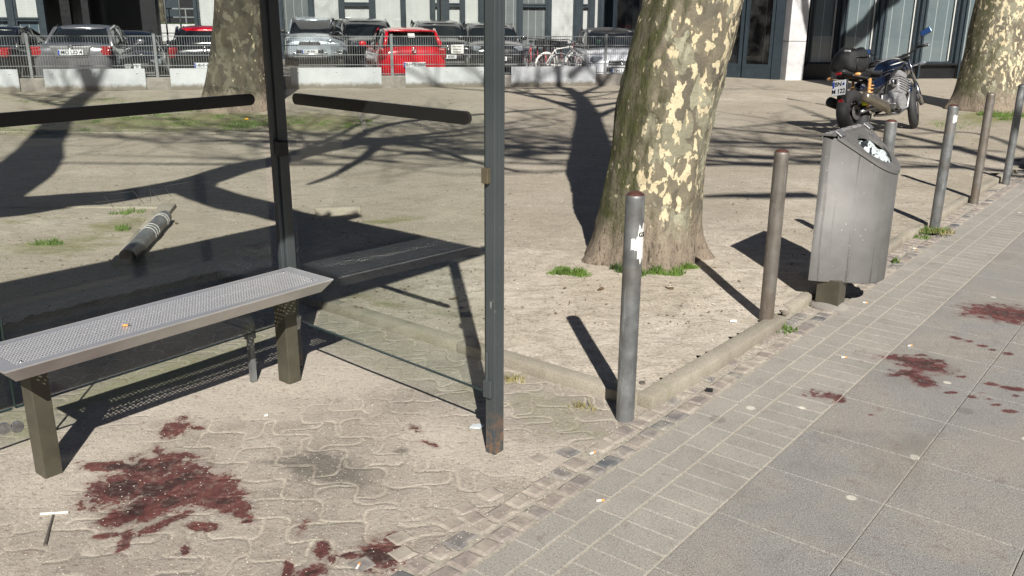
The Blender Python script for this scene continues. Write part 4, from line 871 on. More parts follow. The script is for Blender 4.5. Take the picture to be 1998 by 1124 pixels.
# beyond the passage
yb = thing('planter_wall', 'low white planter wall in sun, seen through the passage at the top left', 'wall', (-22, 56, -.22), ft)
mb = MB(); mb.rbox((0, 0, .72), (16, .4, .50), .03); mb.box((0, .02, .25), (15.9, .3, .5)); mb.build('wall_body', MAT['conc'], yb)
mb = MB(); mb.box((0, 1.2, .85), (16, 2, .3)); mb.build('hedge_soil', MAT['leafdk'], yb)
rl = thing('railing', 'thin grey railing behind the planter wall beyond the passage', 'railing', (-21, 60, -.22), ft)
mb = MB()
for k in range(14): mb.box((-7 + k, 0, 1.2), (.07, .07, 1.4))
mb.box((0, 0, 1.87), (14, .08, .08)); mb.box((0, 0, 1.35), (14, .06, .06)); mb.build('rail', MAT['zinc'], rl)
def far_tree(x, y, r, h, mat, label, leaves=0):
    t = thing('tree', label, 'tree', (x, y, -.2)); pa = [Vector((x, y, -.2)), Vector((x + .1, y, h * .5)), Vector((x, y, h))]
    trunk_mesh(pa, [r * 1.15, r, r * .8], 14, (.1, .3, 4, 0), x, .05, .3).build('trunk', mat, t, True, origin=(x, y, -.2))
    mb = MB(); rn = random.Random(int(x * 10))
    for k in range(leaves):
        c = Vector((x + rn.gauss(0, .38), y + rn.gauss(0, .4), rn.uniform(.6, h * .8))); a = Vector((rn.uniform(-1, 1), rn.uniform(-1, 1), rn.uniform(-1, 1))).normalized() * .13; b = a.orthogonal().normalized() * .1; mb.add([c - a, c + b, c + a, c - b], [(0, 1, 2, 3)])
    if not leaves:
        for k in range(5): grow(mb, Vector((x, y, h * (.7 + .07 * k))), Vector((math.cos(k * 2.2), math.sin(k * 2.2), .5)), 3, .15, 2, rn)
    mb.build('crown', mat if not leaves else MAT['ivy'], t)
MAT['ivy'] = simple('ivy_leaf', (.12, .17, .035), .5, 0, .5, 3)
def atY(px_, Y): q = ray(px_, 20); return q.x / q.y * Y
far_tree(atY(309, 58), 58, .36, 9, MAT['bark_left'], 'sunlit brown tree trunk seen through the passage, right of its dark pillar')
far_tree(atY(259, 60), 60, .2, 7, MAT['bark_left'], 'ivy covered tree seen through the passage, left of its dark pillar', 900)
fb = thing('dark_block', 'dark far building closing the view behind the passage', 'building', (-28, 74, -.2), ft)
mb = MB(); mb.box((0, 0, 5), (40, 6, 10)); mb.build('wall', MAT['dark'], fb)
for k in range(14):
    mb = MB(); mb.box((-17 + k * 2.6, -3.02, 2.2), (1.5, .06, 1.9)); w = mb.build('window', MAT['frame'], fb)
for px_ in (322, 350):
    t = thing('sign_pole', 'thin pale pole beyond the passage, ' + ('beside the brown trunk' if px_ < 330 else 'further right, by the railing'), 'pole', (atY(px_, 50), 50, -.22)); mb = MB(); mb.tube([(0, 0, 0), (.02, 0, 5)], .045, 8); mb.build('pole_tube', MAT['zinc'], t, True)
    mb = MB(); mb.tube([(0, 0, 0), (0, 0, .25)], .08, 8); mb.build('base_sleeve', MAT['zinc'], t, True)
# right building
RP = (6.77, 22.9)
rb = thing('right_office', 'ground floor of the right office building with blue grey blinds and a pale column', 'building', (RP[0], RP[1], 0), ft)
def rs(x, y=100): return PL(x, y, RP, FD)[0]
def rwindow(s0, s1, z0, z1, blind):
    w = MB(); fw_ = .045; zc = (z0 + z1) / 2; sc = (s0 + s1) / 2; W = s1 - s0; Hh = z1 - z0
    w.box((s0 + fw_ / 2, .02, zc), (fw_, .1, Hh)); w.box((s1 - fw_ / 2, .02, zc), (fw_, .1, Hh)); w.box((sc, .02, z0 + .02), (W - 2 * fw_, .098, .04)); w.box((sc, .02, z1 - .02), (W - 2 * fw_, .098, .04)); f = w.build('window', MAT['frame'], rb)
    g = MB(); g.box((sc, .03, zc), (W - 2 * fw_, .012, Hh - .08)); g.build('pane', MAT['winglass'], f)
    b = MB(); b.box((sc, .14, zc), (W - .02, .02, Hh - .02)); b.build('blind', blind, f)
    b = MB(); b.box((s1 - fw_ - .02, .075, zc), (.03, .02, Hh - .1)); b.build('guide_rail', MAT['white'], f)
mx = [.50, 1.36, 2.42, 3.52, 4.65, 5.8, 7.0, 8.2, 9.4, 10.6, 11.8, 13.0]
for s0, s1 in zip(mx[:-1], mx[1:]): rwindow(s0 + .08, s1 - .08, .43, 3.4, MAT['blindb'])
mb = MB()
for s_ in mx[1:]: mb.box((s_, -.02, 1.9), (.16, .24, 3.0)); mb.box((s_ + .03, -.16, 1.6), (.05, .06, 3.2))
mb.build('mullion', MAT['frame'], rb, bevel=.004)
mb = MB(); mb.box((6.9, .06, .215), (12.9, .22, .34)); mb.box((6.9, -.02, .41), (12.9, .28, .05)); mb.build('plinth', MAT['dark'], rb, bevel=.004)
mb = MB(); mb.box((.13, .02, 1.75), (.46, .46, 3.5)); cl_ = mb.build('column', MAT['conc'], rb, bevel=.01)
mb = MB(); mb.box((.13, .02, .98), (.463, .463, .012)); mb.box((.13, .02, 2.2), (.463, .463, .012)); mb.build('joint', MAT['dark'], cl_)
mb = MB(); mb.box((6.3, 4.3, 6.5), (13.6, 8.4, 6.)); mb.build('upper_storeys', MAT['conc'], rb)
mb = MB(); mb.box((6.9, 4.4, 1.7), (12.6, 8.2, 3.4)); mb.build('interior', MAT['dark'], rb)
# recessed entrance left of the column: dark glazed screen running back
ex0 = Vector((-.18, .12, 0)); ex1 = Vector((-1.45, 1.35, 0)); de = (ex1 - ex0); Le = de.length; re_ = math.atan2(de.y, de.x)
en = bpy.data.objects.new('entrance_screen', None); C.objects.link(en); en.parent = rb; en.location = ex0; en.rotation_euler = (0, 0, re_ + PI)
for k, (f0, f1) in enumerate(((.08, .5), (.52, .98), (1.0, 2.6))):
    s0, s1 = -Le * f1, -Le * f0
    mb = MB(); mb.box((s0 + .04, 0, 1.85), (.08, .1, 3.1)); mb.box((s1 - .04, 0, 1.85), (.08, .1, 3.1)); mb.box(((s0 + s1) / 2, 0, .36), (s1 - s0 - .16, .098, .08)); mb.box(((s0 + s1) / 2, .03, .165), (s1 - s0, .15, .33)); mb.box(((s0 + s1) / 2, 0, 2.75), (s1 - s0 - .16, .098, .1)); mb.build('screen_frame', MAT['frame'], en)
    mb = MB(); mb.box(((s0 + s1) / 2, .0, 1.55), (s1 - s0 - .16, .012, 2.3)); mb.build('screen_pane', MAT['winglass'], en)
    mb = MB(); mb.box(((s0 + s1) / 2, 1.6, 1.6), (s1 - s0, .05, 3.2)); mb.build('lobby_wall', MAT['dark'], en)
mb = MB(); mb.box((-.02, .02, 1.75), (.2, .2, 3.5)); mb.build('corner_pillar', MAT['frame'], en)

# ------------------------------------------------------------------ cars
CG = 'cars parked behind the fence'
def profile_ring(y, zl, zh, hw, crown=.03, tuck=.9):
    pts = [(0, zl), (hw * .80, zl), (hw * .96, zl + .06), (hw, zl + .20), (hw * 1.0, (zl + zh) / 2 + .05), (hw * .975, zh - .10), (hw * tuck, zh - .02), (hw * .55, zh + crown * .7), (0, zh + crown)]
    return [(x, y, z) for x, z in pts] + [(-x, y, z) for x, z in reversed(pts[1:-1])]
def cabin_ring(y, zb, zt_, hb, ht):
    pts = [(0, zb), (hb, zb), (hb * .35 + ht * .65 + .02, zb * .4 + zt_ * .6), (ht, zt_ - .045), (ht * .86, zt_ - .008), (0, zt_ + .012)]
    return [(x, y, z) for x, z in pts] + [(-x, y, z) for x, z in reversed(pts[1:-1])]
def smoothring(rings): return rings
def car(name, label, cat, px_, Y, heading, Lc, Wc, Hc, kind, pmat, plate, front, accent=None, dark_roof=False, gz=-.22):
    q = ray(px_, 100); l_ = Lc / 2 * (-1 if front else 1); x = q.x / q.y * Y + l_ * math.sin(R(heading)); Y = Y + l_ * math.cos(R(heading))
    t = thing(name, label, cat, (x, Y, gz), -R(heading), CG)
    hw = Wc / 2; l = Lc / 2
    bel = Hc * .67; hood = {'sedan': .62, 'hatch': .65, 'suv': .67, 'mpv': .66}[kind] * Hc; rear = {'sedan': .76, 'hatch': .73, 'suv': .70, 'mpv': .70}[kind] * Hc
    st = [(-l, .42, rear - .18, hw * .80), (-l + .07, .28, rear - .05, hw * .90), (-l + .35, .22, rear, hw * .985), (-l + 1.0, .2, bel, hw), (0, .19, bel, hw), (l - 1.35, .2, bel - .02, hw), (l - .9, .2, (hood + bel) / 2, hw * .99), (l - .35, .22, hood - .06, hw * .95), (l - .08, .27, hood - .18, hw * .87), (l, .36, hood - .30, hw * .76)]
    mb = MB(); mb.loft([profile_ring(y, zl, zh, w) for y, zl, zh, w in st]); body = mb.build('body', pmat, t, True, sub=2)
    rw = hw * .74
    if kind == 'sedan': cab = [(-l + .75, bel - .06, bel - .0, .90, .86), (-l + 1.35, bel - .1, Hc - .07, .92, .68), (-l + 1.9, bel - .1, Hc, .93, .72), (l - 2.35, bel - .1, Hc - .03, .93, .72), (l - 1.9, bel - .1, Hc - .16, .93, .74), (l - 1.28, bel - .1, bel - .03, .90, .86)]
    elif kind == 'hatch': cab = [(-l + .14, bel - .08, rear + .03, .88, .80), (-l + .38, bel - .1, Hc - .10, .92, .70), (-l + .7, bel - .1, Hc - .01, .93, .74), (l - 2.1, bel - .1, Hc - .02, .93, .74), (l - 1.75, bel - .1, Hc - .15, .93, .76), (l - 1.05, bel - .1, bel - .03, .90, .86)]
    else: cab = [(-l + .12, bel - .08, bel + .05, .90, .82), (-l + .30, bel - .1, Hc - .12, .93, .76), (-l + .6, bel - .1, Hc, .94, .78), (l - 2.1, bel - .1, Hc, .94, .78), (l - 1.75, bel - .1, Hc - .12, .94, .79), (l - 1.05, bel - .1, bel - .02, .92, .87)]
    mb = MB(); mb.loft([cabin_ring(y, zb, zt_, hb * hw, ht * hw) for y, zb, zt_, hb, ht in cab]); mb.build('windows', MAT['carglass'], t, True, sub=2)
    # roof skin
    rf = [c for c in cab if c[2] > Hc - .17]; mb = MB(); rings = []
    for i, (y, zb, zt_, hb, ht) in enumerate(rf):
        h_ = ht * hw * .98; sgn = -1 if i == 0 else (1 if i == len(rf) - 1 else 0)
        rings.append([(xx * h_, y + sgn * .0, zt_ + .012 - .03 * abs(xx) ** 2.5 - .006 + dz) for xx, dz in ((-1.04, -.035), (-.9, 0.006), (-.45, .016), (0, .018), (.45, .016), (.9, 0.006), (1.04, -.035), (.9, -.03), (-.9, -.03))])
    mb.loft(rings); mb.build('roof', MAT['plastic'] if dark_roof else pmat, t, True, sub=1)
    # pillars
    for s_ in (-1, 1):
        for (ya, yb_) in ((0, 1), (len(cab) - 1, len(cab) - 2)):
            pts = []; a_, b_ = cab[ya], cab[yb_]
            seq = [cab[0], cab[1], cab[2]] if ya == 0 else [cab[-1], cab[-2], cab[-3]]
            for (y, zb, zt_, hb, ht) in seq: pts.append((s_ * ht * hw * .97, y, zt_ - .03))
            mb = MB(); mb.tube(pts, [.05, .045, .03] if ya == 0 else [.035, .03, .025], 6); mb.build('pillar', pmat if not dark_roof else MAT['plastic'], t, True)
        ym = (cab[2][0] + cab[-3][0]) / 2 - .1; mb = MB(); mb.tube([(s_ * hw * .955, ym, bel - .05), (s_ * hw * .80, ym - .05, Hc - .06)], .03, 6); mb.build('pillar', MAT['plastic'], t, True)
    # wheels
    for s_ in (-1, 1):
        for y in (-l + .78, l - .82):
            mb = MB(); mb.torus((s_ * (hw - .11), y, .315), .235, .085, 'X', 28, 10, 1.2); w = mb.build('wheel', MAT['rubber'], t, True)
            mb = MB()
            for k in range(5):
                a = 2 * PI * k / 5; mb.tube([(s_ * (hw - .03), y, .315), (s_ * (hw - .045), y + .19 * math.cos(a), .315 + .19 * math.sin(a))], [.035, .025], 6)
            mb.torus((s_ * (hw - .06), y, .315), .19, .02, 'X', 24, 6); mb.build('rim', MAT['alu'], w, True)
            mb = MB(); mb.tube([(s_ * (hw - .26), y, .315), (s_ * (hw + .004), y, .315)], .345, 28); mb.build('wheel_arch', MAT['plastic'], t)
    # mirrors
    ymr = l - 1.45
    for s_ in (-1, 1):
        mb = MB(); mb.ell((s_ * (hw + .09), ymr, bel + .05), (.20, .11, .14), 12, 8, p=.8); mb.tube([(s_ * (hw - .06), ymr, bel - .02), (s_ * (hw + .06), ymr, bel + .02)], .025, 6); mb.build('mirror', MAT['plastic'] if dark_roof or kind in ('mpv',) else pmat, t, True)
    def surf(s_, y): # rough body end offset
        return y
    yr, yf = -l, l
    pz = {'sedan': .93, 'hatch': .64, 'suv': .60, 'mpv': .55}[kind]
    # rear
    for s_ in (-1, 1):
        if kind == 'sedan':
            mb = MB(); mb.rbox((s_ * hw * .74, yr + .10, rear - .22), (hw * .36, .16, .15), .03, rz=-s_ * R(14)); mb.rbox((s_ * hw * .82, yr + .115, rear - .12), (hw * .24, .16, .07), .02, rz=-s_ * R(14))
        else:
            mb = MB(); mb.rbox((s_ * hw * .80, yr + .10, rear - .18), (hw * .24, .16, .24), .04, rz=-s_ * R(14))
        mb.build('tail_light', MAT['redlens'], t)
        mb = MB(); mb.rbox((s_ * hw * .66, yf - .17, hood - .23), (hw * .42, .22, .10 if kind == 'mpv' else .15), .04, rz=s_ * R(20), ry=-s_ * R(8)); mb.build('headlight', MAT['lamp'], t)
    mb = MB(); mb.rbox((0, yr + .10, .34), (hw * 1.3, .24, .16), .04); mb.build('bumper_insert', MAT['plastic'], t); mb = MB(); mb.rbox((0, yf - .1, .30), (hw * 1.35, .24, .14), .05); mb.build('bumper_insert', MAT['plastic'], t)
    mb = MB(); mb.rbox((0, yf - .055, hood - .30), (hw * .78, .12, .12), .02); mb.rbox((0, yf - .05, .50), (hw * 1.0, .12, .13), .03)
    gr = mb.build('grille', MAT['plastic'], t)
    mb = MB()
    for k in range(3): mb.box((0, yf + .008, hood - .335 + k * .035), (hw * .7, .008, .008))
    mb.build('grille_bar', MAT['alu'], gr)
    if kind == 'mpv':
        mb = MB(); mb.rbox((0, yf - .01, .40), (hw * .95, .06, .045), .01); mb.rbox((0, yf - .01, .54), (hw * .95, .06, .03), .01)
        for s_ in (-1, 1): mb.tube([(s_ * hw * .45, yf - .02, .50), (s_ * hw * .62, yf - .04, .42), (s_ * hw * .88, yf - .16, .38)], .03, 6)
        mb.build('chrome_trim', MAT['chrome'], t, True)
    sg = -1 if not front else 1; ye = yr if not front else yf
    zz = pz if not front else .50
    if front and kind == 'hatch': zz = .46
    mb = MB(); mb.rbox((0, ye + sg * .035, zz), (.52, .02, .115), .004); pl = mb.build('number_plate', MAT['platew'], t)
    mb = MB(); mb.box((sg * .24, ye + sg * .047, zz), (.036, .004, .105)); mb.build('country_strip', MAT['bluepl'], pl)
    text(plate, .105, MAT['dark'], pl, (-sg * .02, ye + sg * .047, zz - .002), (PI / 2, 0, 0 if not front else PI))
    # emblem
    mb = MB(); ze = (rear - .10) if not front else hood - .27
    if accent == 'ring':
        mb.torus((0, ye + sg * .03, ze), .055, .008, 'Y', 24, 6)
        for a_, b_ in (((-.035, .04), (0, -.0)), ((.035, .04), (0, -.0)), ((-.045, .01), (-.022, -.045)), ((.045, .01), (.022, -.045)), ((-.022, -.045), (0, -.01)), ((.022, -.045), (0, -.01))): mb.tube([(a_[0], ye + sg * .03, ze + a_[1]), (b_[0], ye + sg * .03, ze + b_[1])], .006, 5)
        mb.build('emblem', MAT['chrome'], t, True)
    elif accent == 'diamonds':
        for an in (90, 210, 330):
            a = R(an); u = Vector((math.cos(a), 0, math.sin(a))); v = Vector((-math.sin(a), 0, math.cos(a))); o_ = Vector((0, ye + sg * .03, ze)); e = Vector((0, .008, 0))
            pts = [o_, o_ + u * .035 + v * .02, o_ + u * .07, o_ + u * .035 - v * .02]; mb.add([p - e for p in pts] + [p + e for p in pts], [(0, 1, 2, 3), (7, 6, 5, 4), (0, 4, 5, 1), (1, 5, 6, 2), (2, 6, 7, 3), (3, 7, 4, 0)])
        mb.build('emblem', MAT['chrome'], t)
    elif accent:
        mb.torus((0, ye + sg * .03, ze), .045, .008, 'Y', 24, 6); mb.build('emblem', MAT['chrome'], t, True)
    return t, dict(l=l, hw=hw, rear=rear, hood=hood, bel=bel)
silver = paint('silver_paint', (.25, .25, .27), .6); blackp = paint('black_paint', (.008, .009, .011), .1); redp = paint('red_paint', (.50, .004, .014), 0.); whitep = paint('white_car_paint', (.62, .64, .68), .0); iceb = paint('ice_white_paint', (.42, .47, .52), .3); greyd = paint('dark_grey_paint', (.018, .020, .022), .3)
dredp = paint('dark_red_paint', (.20, .01, .015), .1)
t, d = car('parked_car', 'silver saloon seen from behind through the fence at the left', 'car', 138, 20.5, -13, 4.6, 1.78, 1.50, 'sedan', silver, 'MO UD 4', False, 'o')
mb = MB(); mb.loft([[(x, -d['l'] - .012, z) for x, z in ((-.40, 1.04), (.40, 1.04), (.30, .84), (-.30, .84))], [(x, -d['l'] - .0, z) for x, z in ((-.43, 1.06), (.43, 1.06), (.33, .82), (-.33, .82))]]); mb.build('plate_recess', simple('recess_metal', (.35, .35, .36), .3, .6), t)
for ch in t.children:
    if ch.name.startswith('number_plate') or ch.name.startswith('lettering'): ch.location.y -= .0
car('parked_car', 'black car at the left picture edge, mostly cut off', 'car', -62, 20.5, -8, 4.4, 1.8, 1.45, 'sedan', blackp, 'BN K 71', False)
car('parked_car', 'black coupe in shade between the silver saloon and the black and red hatchback', 'car', 250, 22.8, 158, 4.4, 1.8, 1.30, 'sedan', blackp, 'BN U 3', True, 'o')
t, d = car('parked_car', 'black hatchback with red roof and round white sticker behind the left tree trunk', 'car', 400, 21.0, -13, 4.0, 1.74, 1.50, 'hatch', blackp, 'K F 1952', False, 'o')
for ch in t.children:
    if ch.name.startswith('roof'): ch.data.materials[0] = redp
mb = MB(); mb.tube([(.38, -d['l'] - .03, .92), (.38, -d['l'] + .0, .92)], .075, 20); st_ = mb.build('round_sticker', MAT['paper'], t); text('D', .09, MAT['dark'], st_, (.38, -d['l'] - .032, .92), (PI / 2, 0, 0))
t, d = car('parked_car', 'ice white people carrier facing the fence with three diamond badge', 'car', 605, 31.6, 171, 4.6, 1.80, 1.62, 'mpv', iceb, 'K M 0061', True, 'diamonds')
car('parked_car', 'dark grey off roader facing the fence, left of the red hatchback', 'car', 738, 28.8, 160, 4.6, 1.86, 1.60, 'suv', greyd, 'BN S 47', True, 'o')
t, d = car('parked_car', 'bright red hatchback seen from behind through the fence', 'car', 808, 21.8, -15, 3.95, 1.70, 1.47, 'hatch', redp, 'SU PS 1968', False, 'ring')
mb = MB(); mb.rbox((-.02, -d['l'] + .26, 1.30), (.16, .01, .12), .003, rx=R(-38)); mb.build('window_sticker', MAT['white'], t)
mb = MB(); mb.tube([(.0, -.6, 1.45), (-.02, -.85, 1.78)], .006, 5); mb.build('aerial', MAT['plastic'], t)
mb = MB(); mb.rbox((0, -d['l'] + .36, 1.40), (1.1, .26, .035), .012); mb.build('rear_spoiler', redp, t, True)
car('parked_car', 'black estate facing the fence, right of the red hatchback behind the notice', 'car', 874, 28.6, 168, 4.6, 1.80, 1.55, 'suv', blackp, 'KB 8080', True, 'o')
car('parked_car', 'black and white car facing the fence behind the front shelter post', 'car', 972, 27.6, 172, 4.4, 1.80, 1.50, 'suv', greyd, 'K DR 765', True, 'o')
t, d = car('parked_car', 'white compact car facing the fence, left of the leaning tree', 'car', 1214, 22.9, 177, 3.9, 1.70, 1.45, 'hatch', whitep, 'BN L 210', True, 'ring', dark_roof=True)
mb = MB(); mb.rbox((.42, d['l'] - 1.28, 1.10), (.12, .01, .20), .003, rx=R(-52)); mb.build('windscreen_sticker', MAT['green'], t)

# ------------------------------------------------------------------ bicycles
def bicycle(px_, Y, rz, label, frame, wheel, name='bicycle', lean=0., fender=False):
    q = ray(px_, 110); t = thing(name, label, 'bicycle', (q.x / q.y * Y, Y, -.22), rz, 'bicycles parked in the car park', rx=0, ry=lean)
    for y in (-.52, .52):
        mb = MB(); mb.torus((0, y, .34), .325, .016, 'X', 36, 6); w = mb.build('wheel', wheel, t, True)
        mb = MB()
        for k in range(14):
            a = 2 * PI * k / 14; mb.tube([(0, y, .34), (0, y + .32 * math.cos(a), .34 + .32 * math.sin(a))], .003, 4, False)
        mb.tube([(-.04, y, .34), (.04, y, .34)], .022, 8); mb.build('spokes', MAT['alu'], w)
        if fender:
            mb = MB(); mb.tube([(0, y + .355 * math.cos(a), .34 + .355 * math.sin(a)) for a in [R(v) for v in range(20, 200, 15)]], .018, 6); mb.build('mudguard', frame, t, True)
    mb = MB(); bb = (0, -.08, .30); seat = (0, -.22, .78); head = (0, .36, .86); hd2 = (0, .40, .68)
    for a_, b_ in ((bb, seat), (bb, hd2), (seat, head), ((0, -.52, .34), bb), ((0, -.52, .34), seat), (head, hd2), (hd2, (0, .52, .34))): mb.tube([a_, b_], .018, 8)
    mb.build('frame', frame, t, True)
    mb = MB(); mb.tube([head, (0, .33, 1.0)], .013, 6); mb.tube([(-.28, .18, 1.02), (-.2, .32, 1.03), (.2, .32, 1.03), (.28, .18, 1.02)], .014, 6); mb.build('handlebar', MAT['plastic'] if not fender else MAT['alu'], t, True)
    mb = MB(); mb.tube([seat, (0, -.24, .92)], .013, 6); mb.ell((0, -.25, .94), (.17, .27, .07), 12, 6); mb.build('saddle', MAT['fabric'], t, True)
    mb = MB(); mb.torus((0.03, -.08, .30), .09, .008, 'X', 20, 5); mb.tube([(.05, -.08, .30), (.06, -.2, .22)], .01); mb.tube([(.05, -.08, .30), (.06, .04, .38)], .01); mb.build('crank', MAT['alu'], t)
    mb = MB(); mb.rbox((0, .48, .90), (.26, .22, .2), .02); mb.build('basket', MAT['plastic'], t, thick=.004); return t
bl = ['leftmost red bicycle of the row, beside the black and white car', 'second red bicycle from the left in the row', 'third red bicycle in the row, half behind its neighbours', 'fourth red bicycle in the row, nearest the white bicycle']
for k in range(4): bicycle(1036 + k * 15, 29.5 - k * .25, R(200 + k * 3), bl[k], MAT['pink'], MAT['rubber'], lean=R(-6 + 2 * k))
bicycle(1092, 28.0, R(-62), 'white bicycle with white mudguards in front of the red ones', MAT['white'], MAT['white'], lean=R(8), fender=True)
bicycle(1128, 27.2, R(-75), 'grey city bicycle with white saddle cover beside the white compact car', MAT['zinc'], MAT['rubber'], lean=R(-7), fender=True)

# ------------------------------------------------------------------ motorcycle
rc = G(1660, 262, ZP); fc = G(1792, 254, ZP); hd = fc - rc; wb = 1.46
mid = (rc + fc) / 2; az = R(54)
mc = thing('motorcycle', 'dark blue naked motorcycle on its side stand with a black tail bag', 'motorcycle', (mid.x, mid.y, ZP), -az, ry=R(-12))
def tire(name, y, w, rz=0., Rr=.225, r=.085):
    mb = MB(); mb.torus((0, 0, 0), Rr, r, 'X', 40, 12, w); o = mb.build(name, MAT['rubber'], mc, True); o.location = (0, y, .31); o.rotation_euler = (0, 0, rz)
    m2 = MB(); m2.torus((0, 0, 0), Rr - .055, .018, 'X', 36, 8, 2.6)
    for k in range(5):
        a = 2 * PI * k / 5; m2.tube([(0, 0, 0), (.0, (Rr - .05) * math.cos(a), (Rr - .05) * math.sin(a))], [.035, .02], 6)
    m2.tube([(-.06, 0, 0), (.06, 0, 0)], .045, 12); m2.build('rim', MAT['plastic'], o, True)
    m3 = MB(); m3.tube([(.055, 0, 0), (.06, 0, 0)], .13 if name == 'front_wheel' else .10, 24); m3.tube([(-.06, 0, 0), (-.055, 0, 0)], .13 if name == 'front_wheel' else .05, 24); m3.build('brake_disc', MAT['alu'], o)
    return o
tire('rear_wheel', -.73, 1.05); tire('front_wheel', .73, .72, R(27))
def mp_(name, mat, fn, smooth=True, **k):
    mb = MB(); fn(mb); return mb.build(name, mat, mc, smooth, **k)
mp_('swing_arm', MAT['alu'], lambda m: (m.tube([(.12, -.73, .31), (.12, -.2, .40)], .028), m.tube([(-.12, -.73, .31), (-.12, -.2, .40)], .028)))
mp_('frame', MAT['plastic'], lambda m: (m.tube([(.13, -.2, .38), (.15, -.1, .72), (.10, .38, .92)], .024), m.tube([(-.13, -.2, .38), (-.15, -.1, .72), (-.10, .38, .92)], .024), m.tube([(.12, .0, .28), (.13, .32, .34), (.08, .42, .85)], .022), m.tube([(-.12, .0, .28), (-.13, .32, .34), (-.08, .42, .85)], .022), m.tube([(.12, -.12, .70), (.11, -.85, .80)], .018), m.tube([(-.12, -.12, .70), (-.11, -.85, .80)], .018)))
def eng(m):
    m.rbox((0, .08, .42), (.36, .40, .24), .05); m.rbox((0, .20, .62), (.40, .22, .24), .03, rx=R(-18)); m.rbox((0, .23, .77), (.38, .2, .08), .03, rx=R(-18))
    for s_ in (-1, 1): m.tube([(s_ * .17, .10, .40), (s_ * .225, .10, .40)], .11, 20); m.tube([(s_ * .16, -.10, .40), (s_ * .20, -.10, .40)], .07, 16)
    for k in range(6): m.box((0, .205 + .006 * k, .55 + k * .032), (.43, .25, .008), rx=R(-18))
MAT['engine'] = simple('engine_casting', (.40, .40, .41), .32, .45, .4, 40, bump=.4); mp_('engine', MAT['engine'], eng, 'a')
mp_('carburettor_cover', MAT['chrome'], lambda m: [m.rbox((s_ * .16, .04, .66), (.05, .12, .10), .02) for s_ in (-1, 1)], True)
def heads(m):
    for x in (-.14, -.05, .05, .14): m.tube([(x, .33, .62), (x, .42, .50), (x * .8, .40, .32), (x * .7, .2, .24), (.12 if x > 0 else -.12, -.05, .25)], .02, 8)
mp_('exhaust_header', MAT['alu'], heads)
for s_ in (-1, 1):
    mp_('silencer', simple('silencer_metal', (.30, .27, .22), .35, .8) if s_ > 0 else MAT['plastic'], lambda m: m.tube([(s_ * .16, -.12, .27), (s_ * .19, -.22, .30), (s_ * .24, -.35, .35), (s_ * .27, -.84, .50), (s_ * .27, -.86, .505)], [.03, .045, .068, .068, .045], 16))
    mp_('shock_absorber', MAT['amber'], lambda m: (m.tube([(s_ * .14, -.60, .36), (s_ * .13, -.48, .74)], .022, 10), [m.torus((s_ * .14, -.58 + .018 * k, .42 + .045 * k), .035, .009, 'Z', 14, 6) for k in range(6)]))
    mp_('fork', MAT['chrome'], lambda m: (m.tube([(s_ * .10, .73, .31), (s_ * .10, .62, .62)], .033, 12), m.tube([(s_ * .10, .62, .62), (s_ * .10, .50, .95)], .024, 12)))
    mp_('brake_caliper', MAT['plastic'], lambda m: m.rbox((s_ * .075, .64, .42), (.05, .08, .10), .015))
    mp_('foot_peg', MAT['alu'], lambda m: (m.tube([(s_ * .15, -.18, .38), (s_ * .30, -.18, .37)], .014), m.rbox((s_ * .16, -.22, .42), (.02, .14, .18), .01)))
    mp_('indicator', MAT['amber'], lambda m: (m.ell((s_ * .21, -.90 + (.02), .80), (.10, .07, .05), 12, 6),))
    mp_('front_indicator', MAT['lamp'], lambda m: (m.ell((s_ * .25, .60, .86), (.12, .06, .05), 12, 6), m.tube([(s_ * .08, .57, .86), (s_ * .2, .60, .86)], .01)))
def tank(m):
    rings = []
    for y, z, w, h in ((-.16, .80, .13, .10), (-.08, .84, .20, .20), (.06, .88, .28, .27), (.22, .90, .30, .28), (.36, .92, .27, .24), (.45, .93, .16, .12)):
        rings.append([(w / 2 * math.cos(a) * 1.0, y, z + h / 2 * math.sin(a) * .9) for a in [2 * PI * k / 16 for k in range(16)]])
    m.loft(rings)
mp_('fuel_tank', MAT['navy'], tank, True, sub=1)
mp_('tank_stripe', MAT['white'], lambda m: [m.tube([(s_ * .150, -.02, .90), (s_ * .158, .2, .93), (s_ * .13, .36, .95)], [.004, .010, .003], 6) for s_ in (-1, 1)])
mp_('seat', MAT['fabric'], lambda m: m.loft([[(w / 2 * math.cos(a), y, z + .05 * math.sin(a)) for a in [2 * PI * k / 14 for k in range(14)]] for y, z, w in ((-.10, .82, .20), (-.2, .80, .27), (-.40, .82, .28), (-.5, .87, .24), (-.80, .90, .20), (-.88, .91, .12))]), True, sub=1)
mp_('side_panel', MAT['navy'], lambda m: [m.rbox((s_ * .135, -.28, .68), (.03, .30, .13), .02, rx=R(14)) for s_ in (-1, 1)], True)
mp_('tail_cowl', MAT['plastic'], lambda m: (m.loft([[(w / 2 * math.cos(a), y, z + h / 2 * math.sin(a)) for a in [2 * PI * k / 12 for k in range(12)]] for y, z, w, h in ((-.45, .80, .26, .12), (-.75, .83, .22, .12), (-.95, .86, .18, .09), (-.99, .86, .1, .05))]), m.rbox((0, -.93, .60), (.15, .02, .32), .005, rx=R(-14))), True)
mp_('tail_light', MAT['redlens'], lambda m: m.rbox((0, -.985, .84), (.09, .03, .035), .01))
mp_('reflector', MAT['redlens'], lambda m: m.rbox((0, -.985, .475), (.07, .015, .05), .004))
mp_('headlamp', MAT['chrome'], lambda m: (m.ell((0, .66, .86), (.19, .17, .19), 20, 12),))
mp_('instruments', MAT['plastic'], lambda m: [m.tube([(s_ * .06, .56, .98), (s_ * .06, .52, 1.03)], .052, 18) for s_ in (-1, 1)])
